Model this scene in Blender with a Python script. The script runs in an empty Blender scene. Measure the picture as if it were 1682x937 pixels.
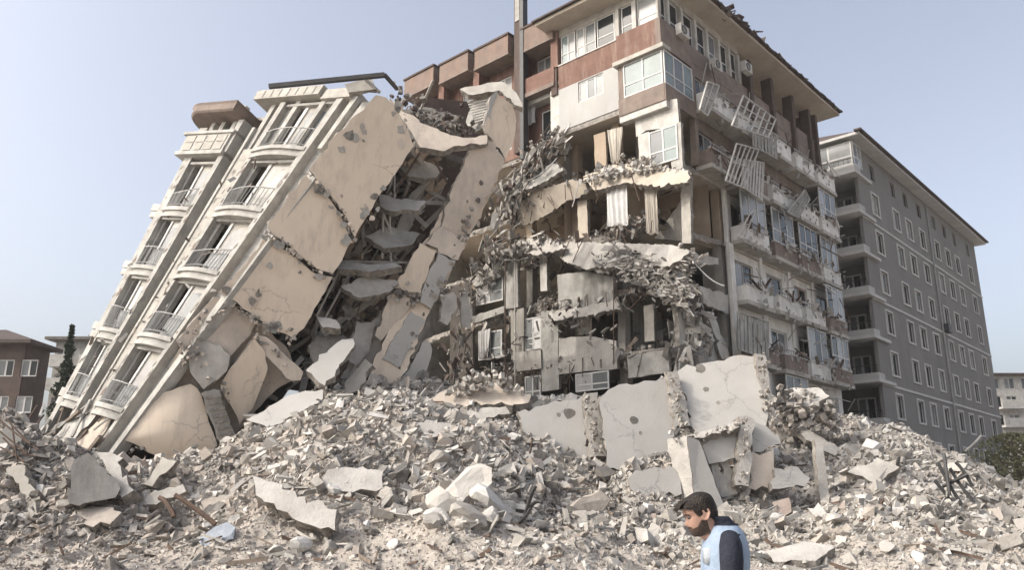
import bpy, bmesh, math, random
import numpy as np
from mathutils import Vector
random.seed(7); rng = np.random.default_rng(11)
SC = bpy.context.scene
COL = SC.collection
# ---------------------------------------------------------------- camera, sky, sun, exposure
FPX, CX, CY, EYE = 1315.0, 841.0, 468.5, 1.75
PITCH = math.atan((816 - 468.5) / FPX)
cam = bpy.data.cameras.new('camera'); co = bpy.data.objects.new('camera', cam); COL.objects.link(co)
cam.sensor_fit = 'HORIZONTAL'; cam.sensor_width = 36.0; cam.lens = FPX / 1682 * 36.0
cam.clip_start = 0.05; cam.clip_end = 6000
co.location = (0, 0, EYE); co.rotation_euler = (math.radians(90) + PITCH, 0, 0)
SC.camera = co
SUN_EL, SUN_AZ = math.radians(38), math.radians(72)       # azimuth: from straight behind the camera round to the left
sdir = np.array([-math.sin(SUN_AZ) * math.cos(SUN_EL), -math.cos(SUN_AZ) * math.cos(SUN_EL), math.sin(SUN_EL)])
w = bpy.data.worlds.new('World'); SC.world = w; w.use_nodes = True
nt = w.node_tree; bg = nt.nodes['Background']
sky = nt.nodes.new('ShaderNodeTexSky'); sky.sky_type = 'NISHITA'; sky.sun_disc = False
sky.sun_elevation = SUN_EL; sky.sun_rotation = math.atan2(sdir[0], sdir[1])
sky.air_density = 1.0; sky.dust_density = 6.5; sky.ozone_density = 1.6
hs = nt.nodes.new('ShaderNodeHueSaturation'); hs.inputs['Hue'].default_value = 0.506; hs.inputs['Saturation'].default_value = 0.55; hs.inputs['Value'].default_value = 2.1
nt.links.new(sky.outputs[0], hs.inputs['Color']); nt.links.new(hs.outputs[0], bg.inputs[0]); bg.inputs[1].default_value = 0.148
sl = bpy.data.lights.new('sun', 'SUN'); sl.energy = 2.05; sl.angle = math.radians(0.55); sl.color = (1.0, 0.94, 0.85)
so = bpy.data.objects.new('sun', sl); COL.objects.link(so)
so.rotation_euler = Vector(sdir).to_track_quat('Z', 'Y').to_euler()
SC.view_settings.view_transform = 'Standard'; SC.view_settings.look = 'None'
SC.view_settings.exposure = -0.1; SC.view_settings.gamma = 1.0; SC.view_settings.use_curve_mapping = False

# ---------------------------------------------------------------- measuring helpers (1682 x 937 photo pixels -> places)
cp, sp = math.cos(PITCH), math.sin(PITCH)
OC = np.array([0, 0, EYE])
def A(*v): return np.array(v, float)
def nz(v): v = np.array(v, float); return v / np.linalg.norm(v)
def ray(px, py):
    x = (px - CX) / FPX; y = (CY - py) / FPX
    return A(x, cp - y * sp, sp + y * cp)
def atY(px, py, Y):
    r = ray(px, py); return OC + r * (Y / r[1])
def onplane(px, py, P, n):
    r = ray(px, py); return OC + r * (np.dot(np.array(P) - OC, n) / np.dot(r, n))
ang = math.radians(42.6)
U = A(math.sin(ang), math.cos(ang), 0); V = A(-math.cos(ang), math.sin(ang), 0); Z = A(0, 0, 1)

# ---------------------------------------------------------------- materials
def mat(name, col, col2=None, scale=0.8, rough=0.85, bump=0.25, bscale=14, stain=None, stain_amt=0.5, crack=False, metal=0, spec=0.3, contrast=(0.35, 0.68)):
    m = bpy.data.materials.new(name); m.use_nodes = True
    n = m.node_tree.nodes; l = m.node_tree.links; b = n['Principled BSDF']
    b.inputs['Roughness'].default_value = rough; b.inputs['Metallic'].default_value = metal
    b.inputs['Specular IOR Level'].default_value = spec
    tc = n.new('ShaderNodeTexCoord')
    if col2 is None: col2 = tuple(c * 0.72 for c in col)
    nA = n.new('ShaderNodeTexNoise'); nA.inputs['Scale'].default_value = scale; nA.inputs['Detail'].default_value = 8; nA.inputs['Roughness'].default_value = 0.65
    l.new(tc.outputs['Object'], nA.inputs['Vector'])
    r = n.new('ShaderNodeValToRGB'); r.color_ramp.elements[0].position = contrast[0]; r.color_ramp.elements[1].position = contrast[1]
    r.color_ramp.elements[0].color = (*col2, 1); r.color_ramp.elements[1].color = (*col, 1)
    l.new(nA.outputs['Fac'], r.inputs['Fac']); out = r.outputs['Color']
    def mix(fac_sock, colr):
        nonlocal out
        mx = n.new('ShaderNodeMix'); mx.data_type = 'RGBA'
        l.new(fac_sock, mx.inputs[0]); l.new(out, mx.inputs[6]); mx.inputs[7].default_value = (*colr, 1); out = mx.outputs[2]
    if stain:
        mp = n.new('ShaderNodeMapping'); mp.inputs['Scale'].default_value = (2.2, 2.2, 0.35); l.new(tc.outputs['Object'], mp.inputs['Vector'])
        nB = n.new('ShaderNodeTexNoise'); nB.inputs['Scale'].default_value = 1.1; nB.inputs['Detail'].default_value = 9; nB.inputs['Roughness'].default_value = 0.7
        l.new(mp.outputs['Vector'], nB.inputs['Vector'])
        r2 = n.new('ShaderNodeValToRGB'); r2.color_ramp.elements[0].position = 0.50; r2.color_ramp.elements[1].position = 0.72
        r2.color_ramp.elements[0].color = (0, 0, 0, 1); r2.color_ramp.elements[1].color = (stain_amt,) * 3 + (1,)
        l.new(nB.outputs['Fac'], r2.inputs['Fac']); mix(r2.outputs['Color'], stain)
    if crack:
        vo = n.new('ShaderNodeTexVoronoi'); vo.feature = 'DISTANCE_TO_EDGE'; vo.inputs['Scale'].default_value = 0.42
        ds = n.new('ShaderNodeMix'); ds.data_type = 'VECTOR'; ds.inputs[0].default_value = 0.22
        l.new(tc.outputs['Object'], ds.inputs[4]); l.new(nA.outputs['Color'], ds.inputs[5]); 
        sc_ = n.new('ShaderNodeVectorMath'); sc_.operation = 'ADD'
        s2 = n.new('ShaderNodeVectorMath'); s2.operation = 'SCALE'; s2.inputs['Scale'].default_value = 1.6
        l.new(nA.outputs['Color'], s2.inputs[0]); l.new(tc.outputs['Object'], sc_.inputs[0]); l.new(s2.outputs[0], sc_.inputs[1])
        l.new(sc_.outputs[0], vo.inputs['Vector'])
        r3 = n.new('ShaderNodeValToRGB'); r3.color_ramp.elements[0].position = 0.0; r3.color_ramp.elements[1].position = 0.012
        r3.color_ramp.elements[0].color = (0.55,) * 3 + (1,); r3.color_ramp.elements[1].color = (0, 0, 0, 1)
        l.new(vo.outputs['Distance'], r3.inputs['Fac'])
        gate = n.new('ShaderNodeTexNoise'); gate.inputs['Scale'].default_value = 0.35; l.new(tc.outputs['Object'], gate.inputs['Vector'])
        r4 = n.new('ShaderNodeValToRGB'); r4.color_ramp.elements[0].position = 0.5; r4.color_ramp.elements[1].position = 0.56
        l.new(gate.outputs['Fac'], r4.inputs['Fac'])
        mu = n.new('ShaderNodeMath'); mu.operation = 'MULTIPLY'; l.new(r3.outputs['Color'], mu.inputs[0]); l.new(r4.outputs['Color'], mu.inputs[1])
        mix(mu.outputs[0], tuple(c * 0.35 for c in col))
    l.new(out, b.inputs['Base Color'])
    if bump:
        nC = n.new('ShaderNodeTexNoise'); nC.inputs['Scale'].default_value = bscale; nC.inputs['Detail'].default_value = 6
        l.new(tc.outputs['Object'], nC.inputs['Vector'])
        bp = n.new('ShaderNodeBump'); bp.inputs['Strength'].default_value = bump; bp.inputs['Distance'].default_value = 0.05
        l.new(nC.outputs['Fac'], bp.inputs['Height']); l.new(bp.outputs['Normal'], b.inputs['Normal'])
    return m
M = {}
def mk(k, *a, **kw): M[k] = mat(k, *a, **kw)
DUST = (0.40, 0.36, 0.31)
mk('concrete', (0.47, 0.445, 0.405), (0.31, 0.29, 0.262), scale=1.2, bump=0.5, stain=(0.2, 0.18, 0.16))
mk('pale_concrete', (0.48, 0.455, 0.42), (0.32, 0.30, 0.275), scale=1.3, bump=0.5)
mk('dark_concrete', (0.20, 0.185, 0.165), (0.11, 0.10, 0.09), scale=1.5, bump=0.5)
mk('fracture', (0.36, 0.33, 0.29), (0.15, 0.135, 0.12), scale=5, bump=0.9, bscale=22)
mk('beige_wall', (0.70, 0.595, 0.48), (0.63, 0.535, 0.43), scale=0.5, bump=0.12, stain=(0.40, 0.34, 0.28), stain_amt=0.62, crack=True)
mk('beige_shell', (0.64, 0.55, 0.455), (0.48, 0.415, 0.35), scale=1.2, bump=0.4, stain=(0.33, 0.3, 0.27), crack=True)
mk('cream', (0.455, 0.428, 0.38), (0.31, 0.29, 0.258), scale=1.8, bump=0.4, stain=(0.33, 0.3, 0.26), stain_amt=0.5)
mk('ceiling_cream', (0.50, 0.44, 0.365), (0.36, 0.315, 0.26), scale=0.6, bump=0.2)
mk('slab_paint', (0.44, 0.425, 0.40), (0.38, 0.366, 0.342), scale=0.8, bump=0.25, stain=(0.4, 0.37, 0.33), stain_amt=0.5, crack=True)
mk('white_paint', (0.47, 0.455, 0.42), (0.30, 0.288, 0.262), scale=1.6, bump=0.3, stain=(0.28, 0.26, 0.23), stain_amt=0.7)
mk('clean_white', (0.41, 0.405, 0.385), (0.36, 0.35, 0.335), scale=0.5, bump=0.1, stain=(0.33, 0.31, 0.28), stain_amt=0.5)
mk('dusty_white', (0.55, 0.53, 0.495), (0.37, 0.355, 0.325), scale=2.0, bump=0.3, stain=(0.28, 0.26, 0.23), stain_amt=0.6)
mk('dusty_grey', (0.41, 0.395, 0.365), (0.25, 0.24, 0.22), scale=1.6, bump=0.3, stain=(0.14, 0.13, 0.115), stain_amt=0.6)
mk('red_cladding', (0.19, 0.108, 0.083), (0.14, 0.08, 0.063), scale=1.5, bump=0.3, stain=(0.33, 0.26, 0.21), stain_amt=0.6)
mk('brown_band', (0.235, 0.185, 0.155), (0.15, 0.12, 0.102), scale=1.5, bump=0.25, stain=(0.30, 0.25, 0.21), stain_amt=0.5)
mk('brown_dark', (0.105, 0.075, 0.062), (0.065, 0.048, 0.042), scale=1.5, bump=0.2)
mk('grey_render', (0.205, 0.196, 0.182), (0.172, 0.164, 0.152), scale=0.35, bump=0.15, stain=(0.11, 0.105, 0.1), stain_amt=0.5)
mk('grey_trim', (0.50, 0.485, 0.46), (0.40, 0.39, 0.37), scale=1.0, bump=0.1)
mk('parapet_red', (0.22, 0.165, 0.135), (0.16, 0.12, 0.098), scale=1.5, bump=0.3, stain=(0.3, 0.16, 0.11), stain_amt=0.5)
mk('pale_wall', (0.72, 0.70, 0.66), (0.55, 0.53, 0.495), scale=1.4, bump=0.25, stain=(0.36, 0.34, 0.30), stain_amt=0.6)
mk('roof_tile', (0.10, 0.075, 0.065), (0.055, 0.045, 0.042), scale=3, bump=0.5)
mk('ochre_room', (0.40, 0.32, 0.24), (0.28, 0.22, 0.165), scale=0.8, bump=0.25, stain=(0.24, 0.19, 0.14), stain_amt=0.5)
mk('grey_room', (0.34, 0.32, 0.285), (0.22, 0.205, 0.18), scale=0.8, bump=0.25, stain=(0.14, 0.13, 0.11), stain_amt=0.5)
mk('inner_shade', (0.075, 0.062, 0.052), (0.035, 0.03, 0.026), scale=1.2, bump=0.3)  # near-black fill: shade of rooms, openings and grooves put into the colour
mk('rust', (0.13, 0.085, 0.06), (0.07, 0.05, 0.04), scale=6, bump=0.3)
mk('steel', (0.30, 0.30, 0.29), (0.20, 0.20, 0.195), scale=3, bump=0.1, rough=0.5, spec=0.5)
mk('rail_grey', (0.38, 0.375, 0.36), (0.27, 0.265, 0.255), scale=4, bump=0.1, rough=0.55)
mk('frame_white', (0.56, 0.55, 0.53), (0.42, 0.41, 0.39), scale=3, bump=0.05, rough=0.5)
mk('chimney_metal', (0.055, 0.052, 0.05), (0.03, 0.03, 0.03), scale=3, bump=0.1, rough=0.5)
mk('wood', (0.24, 0.195, 0.155), (0.13, 0.105, 0.085), scale=5, bump=0.3)
mk('curtain_white', (0.62, 0.61, 0.59), (0.50, 0.49, 0.475), scale=1.6, bump=0.1, rough=0.95)
mk('curtain_cream', (0.50, 0.46, 0.40), (0.40, 0.365, 0.315), scale=1.6, bump=0.1, rough=0.95)
mk('curtain_grey', (0.42, 0.41, 0.40), (0.32, 0.31, 0.30), scale=1.6, bump=0.1, rough=0.95)
mk('dust_ground', (0.44, 0.395, 0.345), (0.28, 0.25, 0.218), scale=1.7, bump=1.0, bscale=9, stain=(0.28, 0.25, 0.22))
mk('chip_pale', (0.48, 0.452, 0.412), (0.40, 0.375, 0.34), scale=3, bump=0.5)
mk('chip_grey', (0.36, 0.337, 0.305), (0.26, 0.24, 0.215), scale=3, bump=0.5)
mk('chip_tan', (0.40, 0.355, 0.31), (0.30, 0.262, 0.226), scale=3, bump=0.5)
mk('chip_dark', (0.20, 0.185, 0.165), (0.11, 0.10, 0.09), scale=3, bump=0.5)
mk('chip_red', (0.32, 0.265, 0.23), (0.25, 0.2, 0.172), scale=3, bump=0.5)
mk('chip_white', (0.58, 0.56, 0.525), (0.46, 0.44, 0.41), scale=3, bump=0.4)
mk('blue_sheet', (0.30, 0.33, 0.365), (0.20, 0.22, 0.25), scale=3, bump=0.4, rough=0.5)
mk('leaf_dark', (0.045, 0.06, 0.035), (0.025, 0.034, 0.02), scale=2, bump=0)
mk('leaf_dry', (0.17, 0.165, 0.085), (0.10, 0.10, 0.055), scale=2, bump=0)
mk('bark', (0.12, 0.09, 0.07), scale=4)
mk('skin', (0.36, 0.225, 0.175), (0.30, 0.18, 0.135), scale=8, bump=0.05, rough=0.55)
mk('hair', (0.030, 0.020, 0.014), (0.008, 0.006, 0.005), scale=55, bump=0.45, bscale=90, rough=0.5)
mk('beard', (0.075, 0.05, 0.04), (0.03, 0.022, 0.018), scale=60, bump=0.2, bscale=160, rough=0.8)
mk('vest_blue', (0.27, 0.335, 0.42), (0.19, 0.245, 0.325), scale=6, bump=0.5, bscale=9, rough=0.6)
mk('vest_white', (0.42, 0.45, 0.48), (0.33, 0.36, 0.39), scale=6, bump=0.3, rough=0.6)
mk('navy_cloth', (0.022, 0.025, 0.038), (0.012, 0.014, 0.022), scale=8, bump=0.5, bscale=14, rough=0.9)
mk('shoe', (0.03, 0.027, 0.025), scale=8)
mk('eye_white', (0.16, 0.13, 0.115), bump=0, rough=0.35)
def glass(name, col, rough):
    m = mat(name, col, tuple(c * 0.7 for c in col), scale=0.9, rough=rough, bump=0.04, bscale=1.5, spec=0.28); M[name] = m
glass('glass_dark', (0.03, 0.034, 0.036), 0.06)
glass('glass_curtained', (0.30, 0.305, 0.30), 0.12)
glass('glass_dusty', (0.17, 0.18, 0.18), 0.25)
glass('glass_teal', (0.20, 0.245, 0.24), 0.1)  # the sky's pale reflection is put into the base colour

# ---------------------------------------------------------------- mesh builder
class MB:
    def __init__(s): s.v = []; s.f = []; s.mi = []; s.mats = []
    def _m(s, m):
        if m not in s.mats: s.mats.append(m)
        return s.mats.index(m)
    def add(s, pts, faces, m):
        b = len(s.v); s.v += [tuple(map(float, p)) for p in pts]; k = s._m(m)
        for f in faces: s.f.append(tuple(i + b for i in f)); s.mi.append(k)
    def hexa(s, p, m): s.add(p, [(0, 3, 2, 1), (4, 5, 6, 7), (0, 1, 5, 4), (1, 2, 6, 5), (2, 3, 7, 6), (3, 0, 4, 7)], m)
    def box(s, c, ax, ay, az, m):          # centre and three half-axis vectors
        c, ax, ay, az = map(np.array, (c, ax, ay, az))
        s.hexa([c - ax - ay - az, c + ax - ay - az, c + ax + ay - az, c - ax + ay - az, c - ax - ay + az, c + ax - ay + az, c + ax + ay + az, c - ax + ay + az], m)
    def fr(s, F, a0, a1, b0, b1, n0, n1, m):   # box in a facade frame
        P = F if callable(F) else (lambda a, b, n: F[0] + F[1] * a + F[2] * b + F[3] * n)
        s.hexa([P(a0, b0, n0), P(a1, b0, n0), P(a1, b1, n0), P(a0, b1, n0), P(a0, b0, n1), P(a1, b0, n1), P(a1, b1, n1), P(a0, b1, n1)], m)
    def bar(s, p, q, wd, m, wd2=None):
        p, q = np.array(p, float), np.array(q, float); d = q - p; L = np.linalg.norm(d)
        if L < 1e-5: return
        d /= L; t = A(0, 0, 1) if abs(d[2]) < 0.9 else A(1, 0, 0)
        x = nz(np.cross(d, t)); y = np.cross(d, x); s.box((p + q) / 2, x * wd / 2, y * (wd2 or wd) / 2, d * L / 2, m)
    def tube(s, pts, r, m, n=6):
        pts = [np.array(p, float) for p in pts]; base = len(s.v); k = s._m(m)
        rs = r if hasattr(r, '__len__') else [r] * len(pts)
        x = None
        for i, p in enumerate(pts):
            d = nz(pts[min(i + 1, len(pts) - 1)] - pts[max(i - 1, 0)] + 1e-9); t = A(0, 0, 1) if abs(d[2]) < 0.9 else A(1, 0, 0)
            x = nz(np.cross(d, t)) if x is None else nz(x - d * np.dot(x, d)); y = np.cross(d, x)
            for j in range(n):
                a = 2 * math.pi * j / n; s.v.append(tuple(p + (x * math.cos(a) + y * math.sin(a)) * rs[i]))
        for i in range(len(pts) - 1):
            for j in range(n):
                j2 = (j + 1) % n; s.f.append((base + i * n + j, base + i * n + j2, base + (i + 1) * n + j2, base + (i + 1) * n + j)); s.mi.append(k)
        s.f.append(tuple(base + j for j in range(n))[::-1]); s.f.append(tuple(base + (len(pts) - 1) * n + j for j in range(n))); s.mi += [k, k]
    def chunk(s, c, r, m, flat=1.0):
        q = _rot(); pts = []
        for sx in (-1, 1):
            for sy in (-1, 1):
                for sz in (-1, 1):
                    pts.append(np.array(c) + q @ (A(sx, sy, sz * flat) * r * rng.uniform(0.45, 1.0, 3)))
        s.add(pts, [(0, 1, 3, 2), (4, 6, 7, 5), (0, 4, 5, 1), (2, 3, 7, 6), (0, 2, 6, 4), (1, 5, 7, 3)], m)
    def holed(s, F, a0, a1, b0, b1, rects, n, depth, m, mr=None):   # wall sheet with openings and their reveals
        P = lambda a, b, k: F[0] + F[1] * a + F[2] * b + F[3] * k
        av = sorted({a0, a1, *[min(max(r[0], a0), a1) for r in rects], *[min(max(r[1], a0), a1) for r in rects]})
        bv = sorted({b0, b1, *[min(max(r[2], b0), b1) for r in rects], *[min(max(r[3], b0), b1) for r in rects]})
        for i in range(len(av) - 1):
            for j in range(len(bv) - 1):
                ca, cb = (av[i] + av[i + 1]) / 2, (bv[j] + bv[j + 1]) / 2
                if any(r[0] < ca < r[1] and r[2] < cb < r[3] for r in rects): continue
                s.add([P(av[i], bv[j], n), P(av[i + 1], bv[j], n), P(av[i + 1], bv[j + 1], n), P(av[i], bv[j + 1], n)], [(0, 1, 2, 3)], m)
        for r in rects:
            c = [(r[0], r[2]), (r[1], r[2]), (r[1], r[3]), (r[0], r[3])]
            for k in range(4):
                (x0, y0), (x1, y1) = c[k], c[(k + 1) % 4]
                s.add([P(x0, y0, n), P(x1, y1, n), P(x1, y1, n - depth), P(x0, y0, n - depth)], [(0, 1, 2, 3)], mr or m)
    def poly(s, pts, n, thick, m, medge=None, jit=0.0, step=0.3, lean=0.0):   # thick plate from an outline, its edges broken
        n = np.array(n, float); P = [np.array(p, float) for p in pts]; out = []
        for i in range(len(P)):
            p, q = P[i], P[(i + 1) % len(P)]; k = max(1, int(np.linalg.norm(q - p) / step)) if jit else 1
            for j in range(k):
                r = p + (q - p) * j / k
                if jit and j: 
                    d = rng.normal(0, jit, 3); r = r + d - n * np.dot(d, n)
                out.append(r)
        N = len(out); b = len(s.v); k0, k1 = s._m(m), s._m(medge or m)
        for r in out: s.v.append(tuple(r))
        for r in out:
            d = rng.normal(0, jit * 0.9, 3) if jit else np.zeros(3); d = d - n * np.dot(d, n)
            s.v.append(tuple(r - n * thick * (1 + (rng.uniform(-.25, .25) if jit else 0)) + d))
        s.f.append(tuple(range(b, b + N))); s.mi.append(k0)
        s.f.append(tuple(range(b + 2 * N - 1, b + N - 1, -1))); s.mi.append(k0)
        for i in range(N):
            j = (i + 1) % N; s.f.append((b + i, b + N + i, b + N + j, b + j)); s.mi.append(k1)
    def build(s, name, parent=None, smooth=False, recalc=True):
        me = bpy.data.meshes.new(name); me.from_pydata(s.v, [], s.f)
        for m in s.mats: me.materials.append(M[m])
        me.polygons.foreach_set('material_index', s.mi)
        if smooth: me.polygons.foreach_set('use_smooth', [True] * len(me.polygons))
        if recalc and s.f:
            bm = bmesh.new(); bm.from_mesh(me); bmesh.ops.recalc_face_normals(bm, faces=bm.faces); bm.to_mesh(me); bm.free()
        me.update(); o = bpy.data.objects.new(name, me); COL.objects.link(o)
        if parent is not None:
            o.parent = parent
            if parent.type == 'EMPTY': o.location = -parent.location
        return o
def _rot():
    q = rng.normal(size=4); q /= np.linalg.norm(q); a, b, c, d = q
    return np.array([[1 - 2 * (c * c + d * d), 2 * (b * c - a * d), 2 * (b * d + a * c)], [2 * (b * c + a * d), 1 - 2 * (b * b + d * d), 2 * (c * d - a * b)], [2 * (b * d - a * c), 2 * (c * d + a * b), 1 - 2 * (b * b + c * c)]])
def thing(name, label, cat, loc=(0, 0, 0), group=None):
    o = bpy.data.objects.new(name, None); COL.objects.link(o); o.location = loc; o.empty_display_size = 0.2
    return tag(o, label, cat, group)
def tag(o, label=None, cat=None, group=None, kind=None):
    if label: o['label'] = label
    if cat: o['category'] = cat
    if group: o['group'] = group
    if kind or cat: o['kind'] = kind or 'thing'
    return o
def crumble(mb, path, wd, n, r=(0.05, 0.16), mats=('fracture', 'concrete', 'chip_tan', 'dark_concrete')):
    path = [np.array(p, float) for p in path]; seg = [np.linalg.norm(path[i + 1] - path[i]) for i in range(len(path) - 1)]; tot = sum(seg)
    for _ in range(n):
        t = rng.uniform(0, tot); i = 0
        while i < len(seg) - 1 and t > seg[i]: t -= seg[i]; i += 1
        p = path[i] + (path[i + 1] - path[i]) * (t / max(seg[i], 1e-6)) + rng.normal(0, wd, 3)
        mb.chunk(p, rng.uniform(*r), random.choice(mats), rng.uniform(0.4, 1))
def shards(mb, path, wd, n, L=(0.15, 0.7), mats=('chip_pale', 'chip_grey', 'chip_white'), axis=None, spread=0.5):
    path = [np.array(p, float) for p in path]
    for _ in range(n):
        t = rng.uniform(0, len(path) - 1.001); i = int(t); c_ = path[i] + (path[i + 1] - path[i]) * (t - i) + rng.normal(0, 1, 3) * wd
        d = nz((np.array(axis) if axis is not None else np.zeros(3)) + rng.normal(0, spread if axis is not None else 1, 3)); q = nz(np.cross(d, rng.normal(size=3))); r_ = np.cross(d, q); l_ = rng.uniform(*L) / 2
        P_ = [c_ + d * l_ * a * rng.uniform(.7, 1.1) + q * l_ * rng.uniform(.12, .45) * b for a, b in ((-1, -1), (1, -1), (1, 1), (-1, 1))]; th = r_ * rng.uniform(.012, .05)
        mb.hexa(P_ + [p + th for p in P_], random.choice(mats))
def window(parent, F, a0, a1, b0, b1, n, fm='frame_white', gm='glass_dark', cols=2, rows=1, fw=0.07, trim=None, tw=0.13, name='window'):
    mb = MB()
    if trim:
        mb.fr(F, a0 - tw, a0, b0 - tw, b1 + tw, 0.004, 0.06, trim); mb.fr(F, a1, a1 + tw, b0 - tw, b1 + tw, 0.004, 0.06, trim)
        mb.fr(F, a0, a1, b1, b1 + tw, 0.004, 0.06, trim); mb.fr(F, a0, a1, b0 - tw, b0, 0.004, 0.085, trim)
    mb.fr(F, a0, a0 + fw, b0, b1, n - 0.06, n, fm); mb.fr(F, a1 - fw, a1, b0, b1, n - 0.06, n, fm)
    mb.fr(F, a0 + fw, a1 - fw, b0, b0 + fw, n - 0.06, n, fm); mb.fr(F, a0 + fw, a1 - fw, b1 - fw, b1, n - 0.06, n, fm)
    for i in range(1, cols):
        x = a0 + (a1 - a0) * i / cols; mb.fr(F, x - fw * 0.6, x + fw * 0.6, b0 + fw, b1 - fw, n - 0.055, n - 0.003, fm)
    for j in range(1, rows):
        y = b0 + (b1 - b0) * (0.36 if rows == 2 else j / rows); mb.fr(F, a0 + fw, a1 - fw, y - fw * 0.5, y + fw * 0.5, n - 0.05, n - 0.006, fm)
    o = mb.build(name, parent)
    g = MB(); P = lambda a, b, k: F[0] + F[1] * a + F[2] * b + F[3] * k
    nn = n - 0.04; tl = rng.uniform(-.012, .012)
    gms = gm if isinstance(gm, (list, tuple)) else [gm]
    for i in range(cols):
        x0, x1 = a0 + (a1 - a0) * i / cols + 0.02, a0 + (a1 - a0) * (i + 1) / cols - 0.02
        g.hexa([P(x0, b0 + .02, nn), P(x1, b0 + .02, nn + tl), P(x1, b1 - .02, nn + tl), P(x0, b1 - .02, nn), P(x0, b0 + .02, nn + .012), P(x1, b0 + .02, nn + tl + .012), P(x1, b1 - .02, nn + tl + .012), P(x0, b1 - .02, nn + .012)], gms[i % len(gms)])
    g.build('pane', o)
    return o
def pleated(mb, p0, p1, drop, m, amp=0.05, waves=7, n=None, taper=1.0):   # hanging cloth with folds
    p0, p1, drop = np.array(p0, float), np.array(p1, float), np.array(drop, float)
    nrm = nz(np.cross(p1 - p0, drop)); k = waves * 6; rows = 8; b = len(mb.v); mi = mb._m(m); ph = rng.uniform(0, 6)
    for side in (0, 1):
        for j in range(rows + 1):
            t = j / rows
            for i in range(k + 1):
                s_ = i / k; s2 = 0.5 + (s_ - 0.5) * (1 - (1 - taper) * t)
                sw = s_ + .05 * math.sin(s_ * 5 + ph) + .03 * math.sin(t * 4 + ph + s_ * 3); d = (amp * math.sin(sw * waves * 2 * math.pi + ph + 0.8 * math.sin(3 * t)) + .5 * amp * math.sin(sw * waves * 3.7 + 2 * ph)) * (0.5 + t * 0.7) + side * 0.012
                mb.v.append(tuple(p0 + (p1 - p0) * s2 + drop * t * (1 + 0.02 * math.sin(s_ * 9 + ph)) + nrm * d))
    R = (k + 1) * (rows + 1)
    for side in (0, 1):
        for j in range(rows):
            for i in range(k):
                a = b + side * R + j * (k + 1) + i; q = (a, a + 1, a + k + 2, a + k + 1)
                mb.f.append(q if side == 0 else q[::-1]); mb.mi.append(mi)

# ---------------------------------------------------------------- terrain
class VN:
    def __init__(s, seed): s.t = np.random.default_rng(seed).random((256, 256))
    def __call__(s, x, y):
        xi = np.floor(x).astype(int); yi = np.floor(y).astype(int); fx = x - xi; fy = y - yi
        fx = fx * fx * (3 - 2 * fx); fy = fy * fy * (3 - 2 * fy); g = lambda i, j: s.t[i % 256, j % 256]
        return (g(xi, yi) * (1 - fx) + g(xi + 1, yi) * fx) * (1 - fy) + (g(xi, yi + 1) * (1 - fx) + g(xi + 1, yi + 1) * fx) * fy - 0.5
_n = [VN(i) for i in range(6)]
RIDGE = [(-500, 700, 27), (0, 700, 27), (60, 735, 27), (120, 750, 27), (200, 765, 27), (300, 755, 28), (380, 735, 29), (440, 690, 30), (520, 657, 31), (600, 643, 32), (700, 645, 33), (850, 665, 33), (960, 655, 34), (1100, 650, 34), (1250, 660, 35), (1320, 675, 36), (1400, 690, 38), (1500, 718, 39), (1600, 768, 39), (1682, 805, 39), (2300, 830, 40)]
_rp = np.array([r[0] for r in RIDGE], float); _rY = np.array([r[2] for r in RIDGE], float)
_rz = np.array([atY(*r)[2] for r in RIDGE])
Y0 = 18.5
def H(X, Y, fine=True):
    X = np.asarray(X, float); Y = np.asarray(Y, float); Ys = np.maximum(Y, 8.0)
    px = CX + FPX * X / (0.97 * Ys)
    zr = np.interp(px, _rp, _rz); Yr = np.interp(px, _rp, _rY)
    t = np.clip((Y - Y0) / (Yr - Y0), 0, 1); prof = 0.35 * t + 0.60 * t * t * (3 - 2 * t) + .05 * t ** 4
    pr = np.interp(t, [0, .30, .48, .61, 1], [0, .07, .21, .47, 1]); pl = np.interp(t, [0, .35, .67, 1], [0, .12, .42, 1])
    wr_ = np.clip((px - 800) / 120, 0, 1) * np.clip((1440 - px) / 120, 0, 1); wl_ = np.clip((420 - px) / 120, 0, 1)
    prof = prof * (1 - wr_ - wl_) + pr * wr_ + pl * wl_
    z = zr * prof; back = np.clip((Y - Yr) / 14, 0, 1); z = z * (1 - 0.75 * back * back * (3 - 2 * back))
    amp = np.clip((Y - 15) / 8, 0.04, 1) * np.clip(1 - (Y - Yr - 4) / 10, 0.15, 1)
    z = z + amp * (0.9 * _n[0](X / 4.1, Y / 4.1) + 0.7 * _n[1](X / 1.9, Y / 1.9))
    z = z + .55 * np.exp(-((X + 4.6) / 2.6) ** 2 - ((Y - 28.2) / 2.2) ** 2) + .35 * np.exp(-((X + 1.3) / 1.2) ** 2 - ((Y - 22.6) / 1.0) ** 2) - .55 * np.exp(-((X + 3.3) / .8) ** 2 - ((Y - 24.3) / .9) ** 2) - .45 * np.exp(-((X - .2) / .7) ** 2 - ((Y - 22.6) / .7) ** 2) - .5 * np.exp(-((X + 9.5) / 1.6) ** 2 - ((Y - 23) / .8) ** 2)
    if fine: z = z + amp * (0.40 * _n[2](X / 0.8, Y / 0.8) + 0.26 * _n[3](X / 0.35, Y / 0.35) + .10 * _n[5](X / .16, Y / .16)) + 0.05 * _n[4](X / 0.2, Y / 0.2)
    return z
def hit(px, py, y0=14.0, y1=60.0):
    r = ray(px, py)
    for Y in np.arange(y0, y1, 0.1):
        p = OC + r * (Y / r[1])
        if p[2] < H(p[0], p[1], False): return p
    return OC + r * (y1 / r[1])
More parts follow.
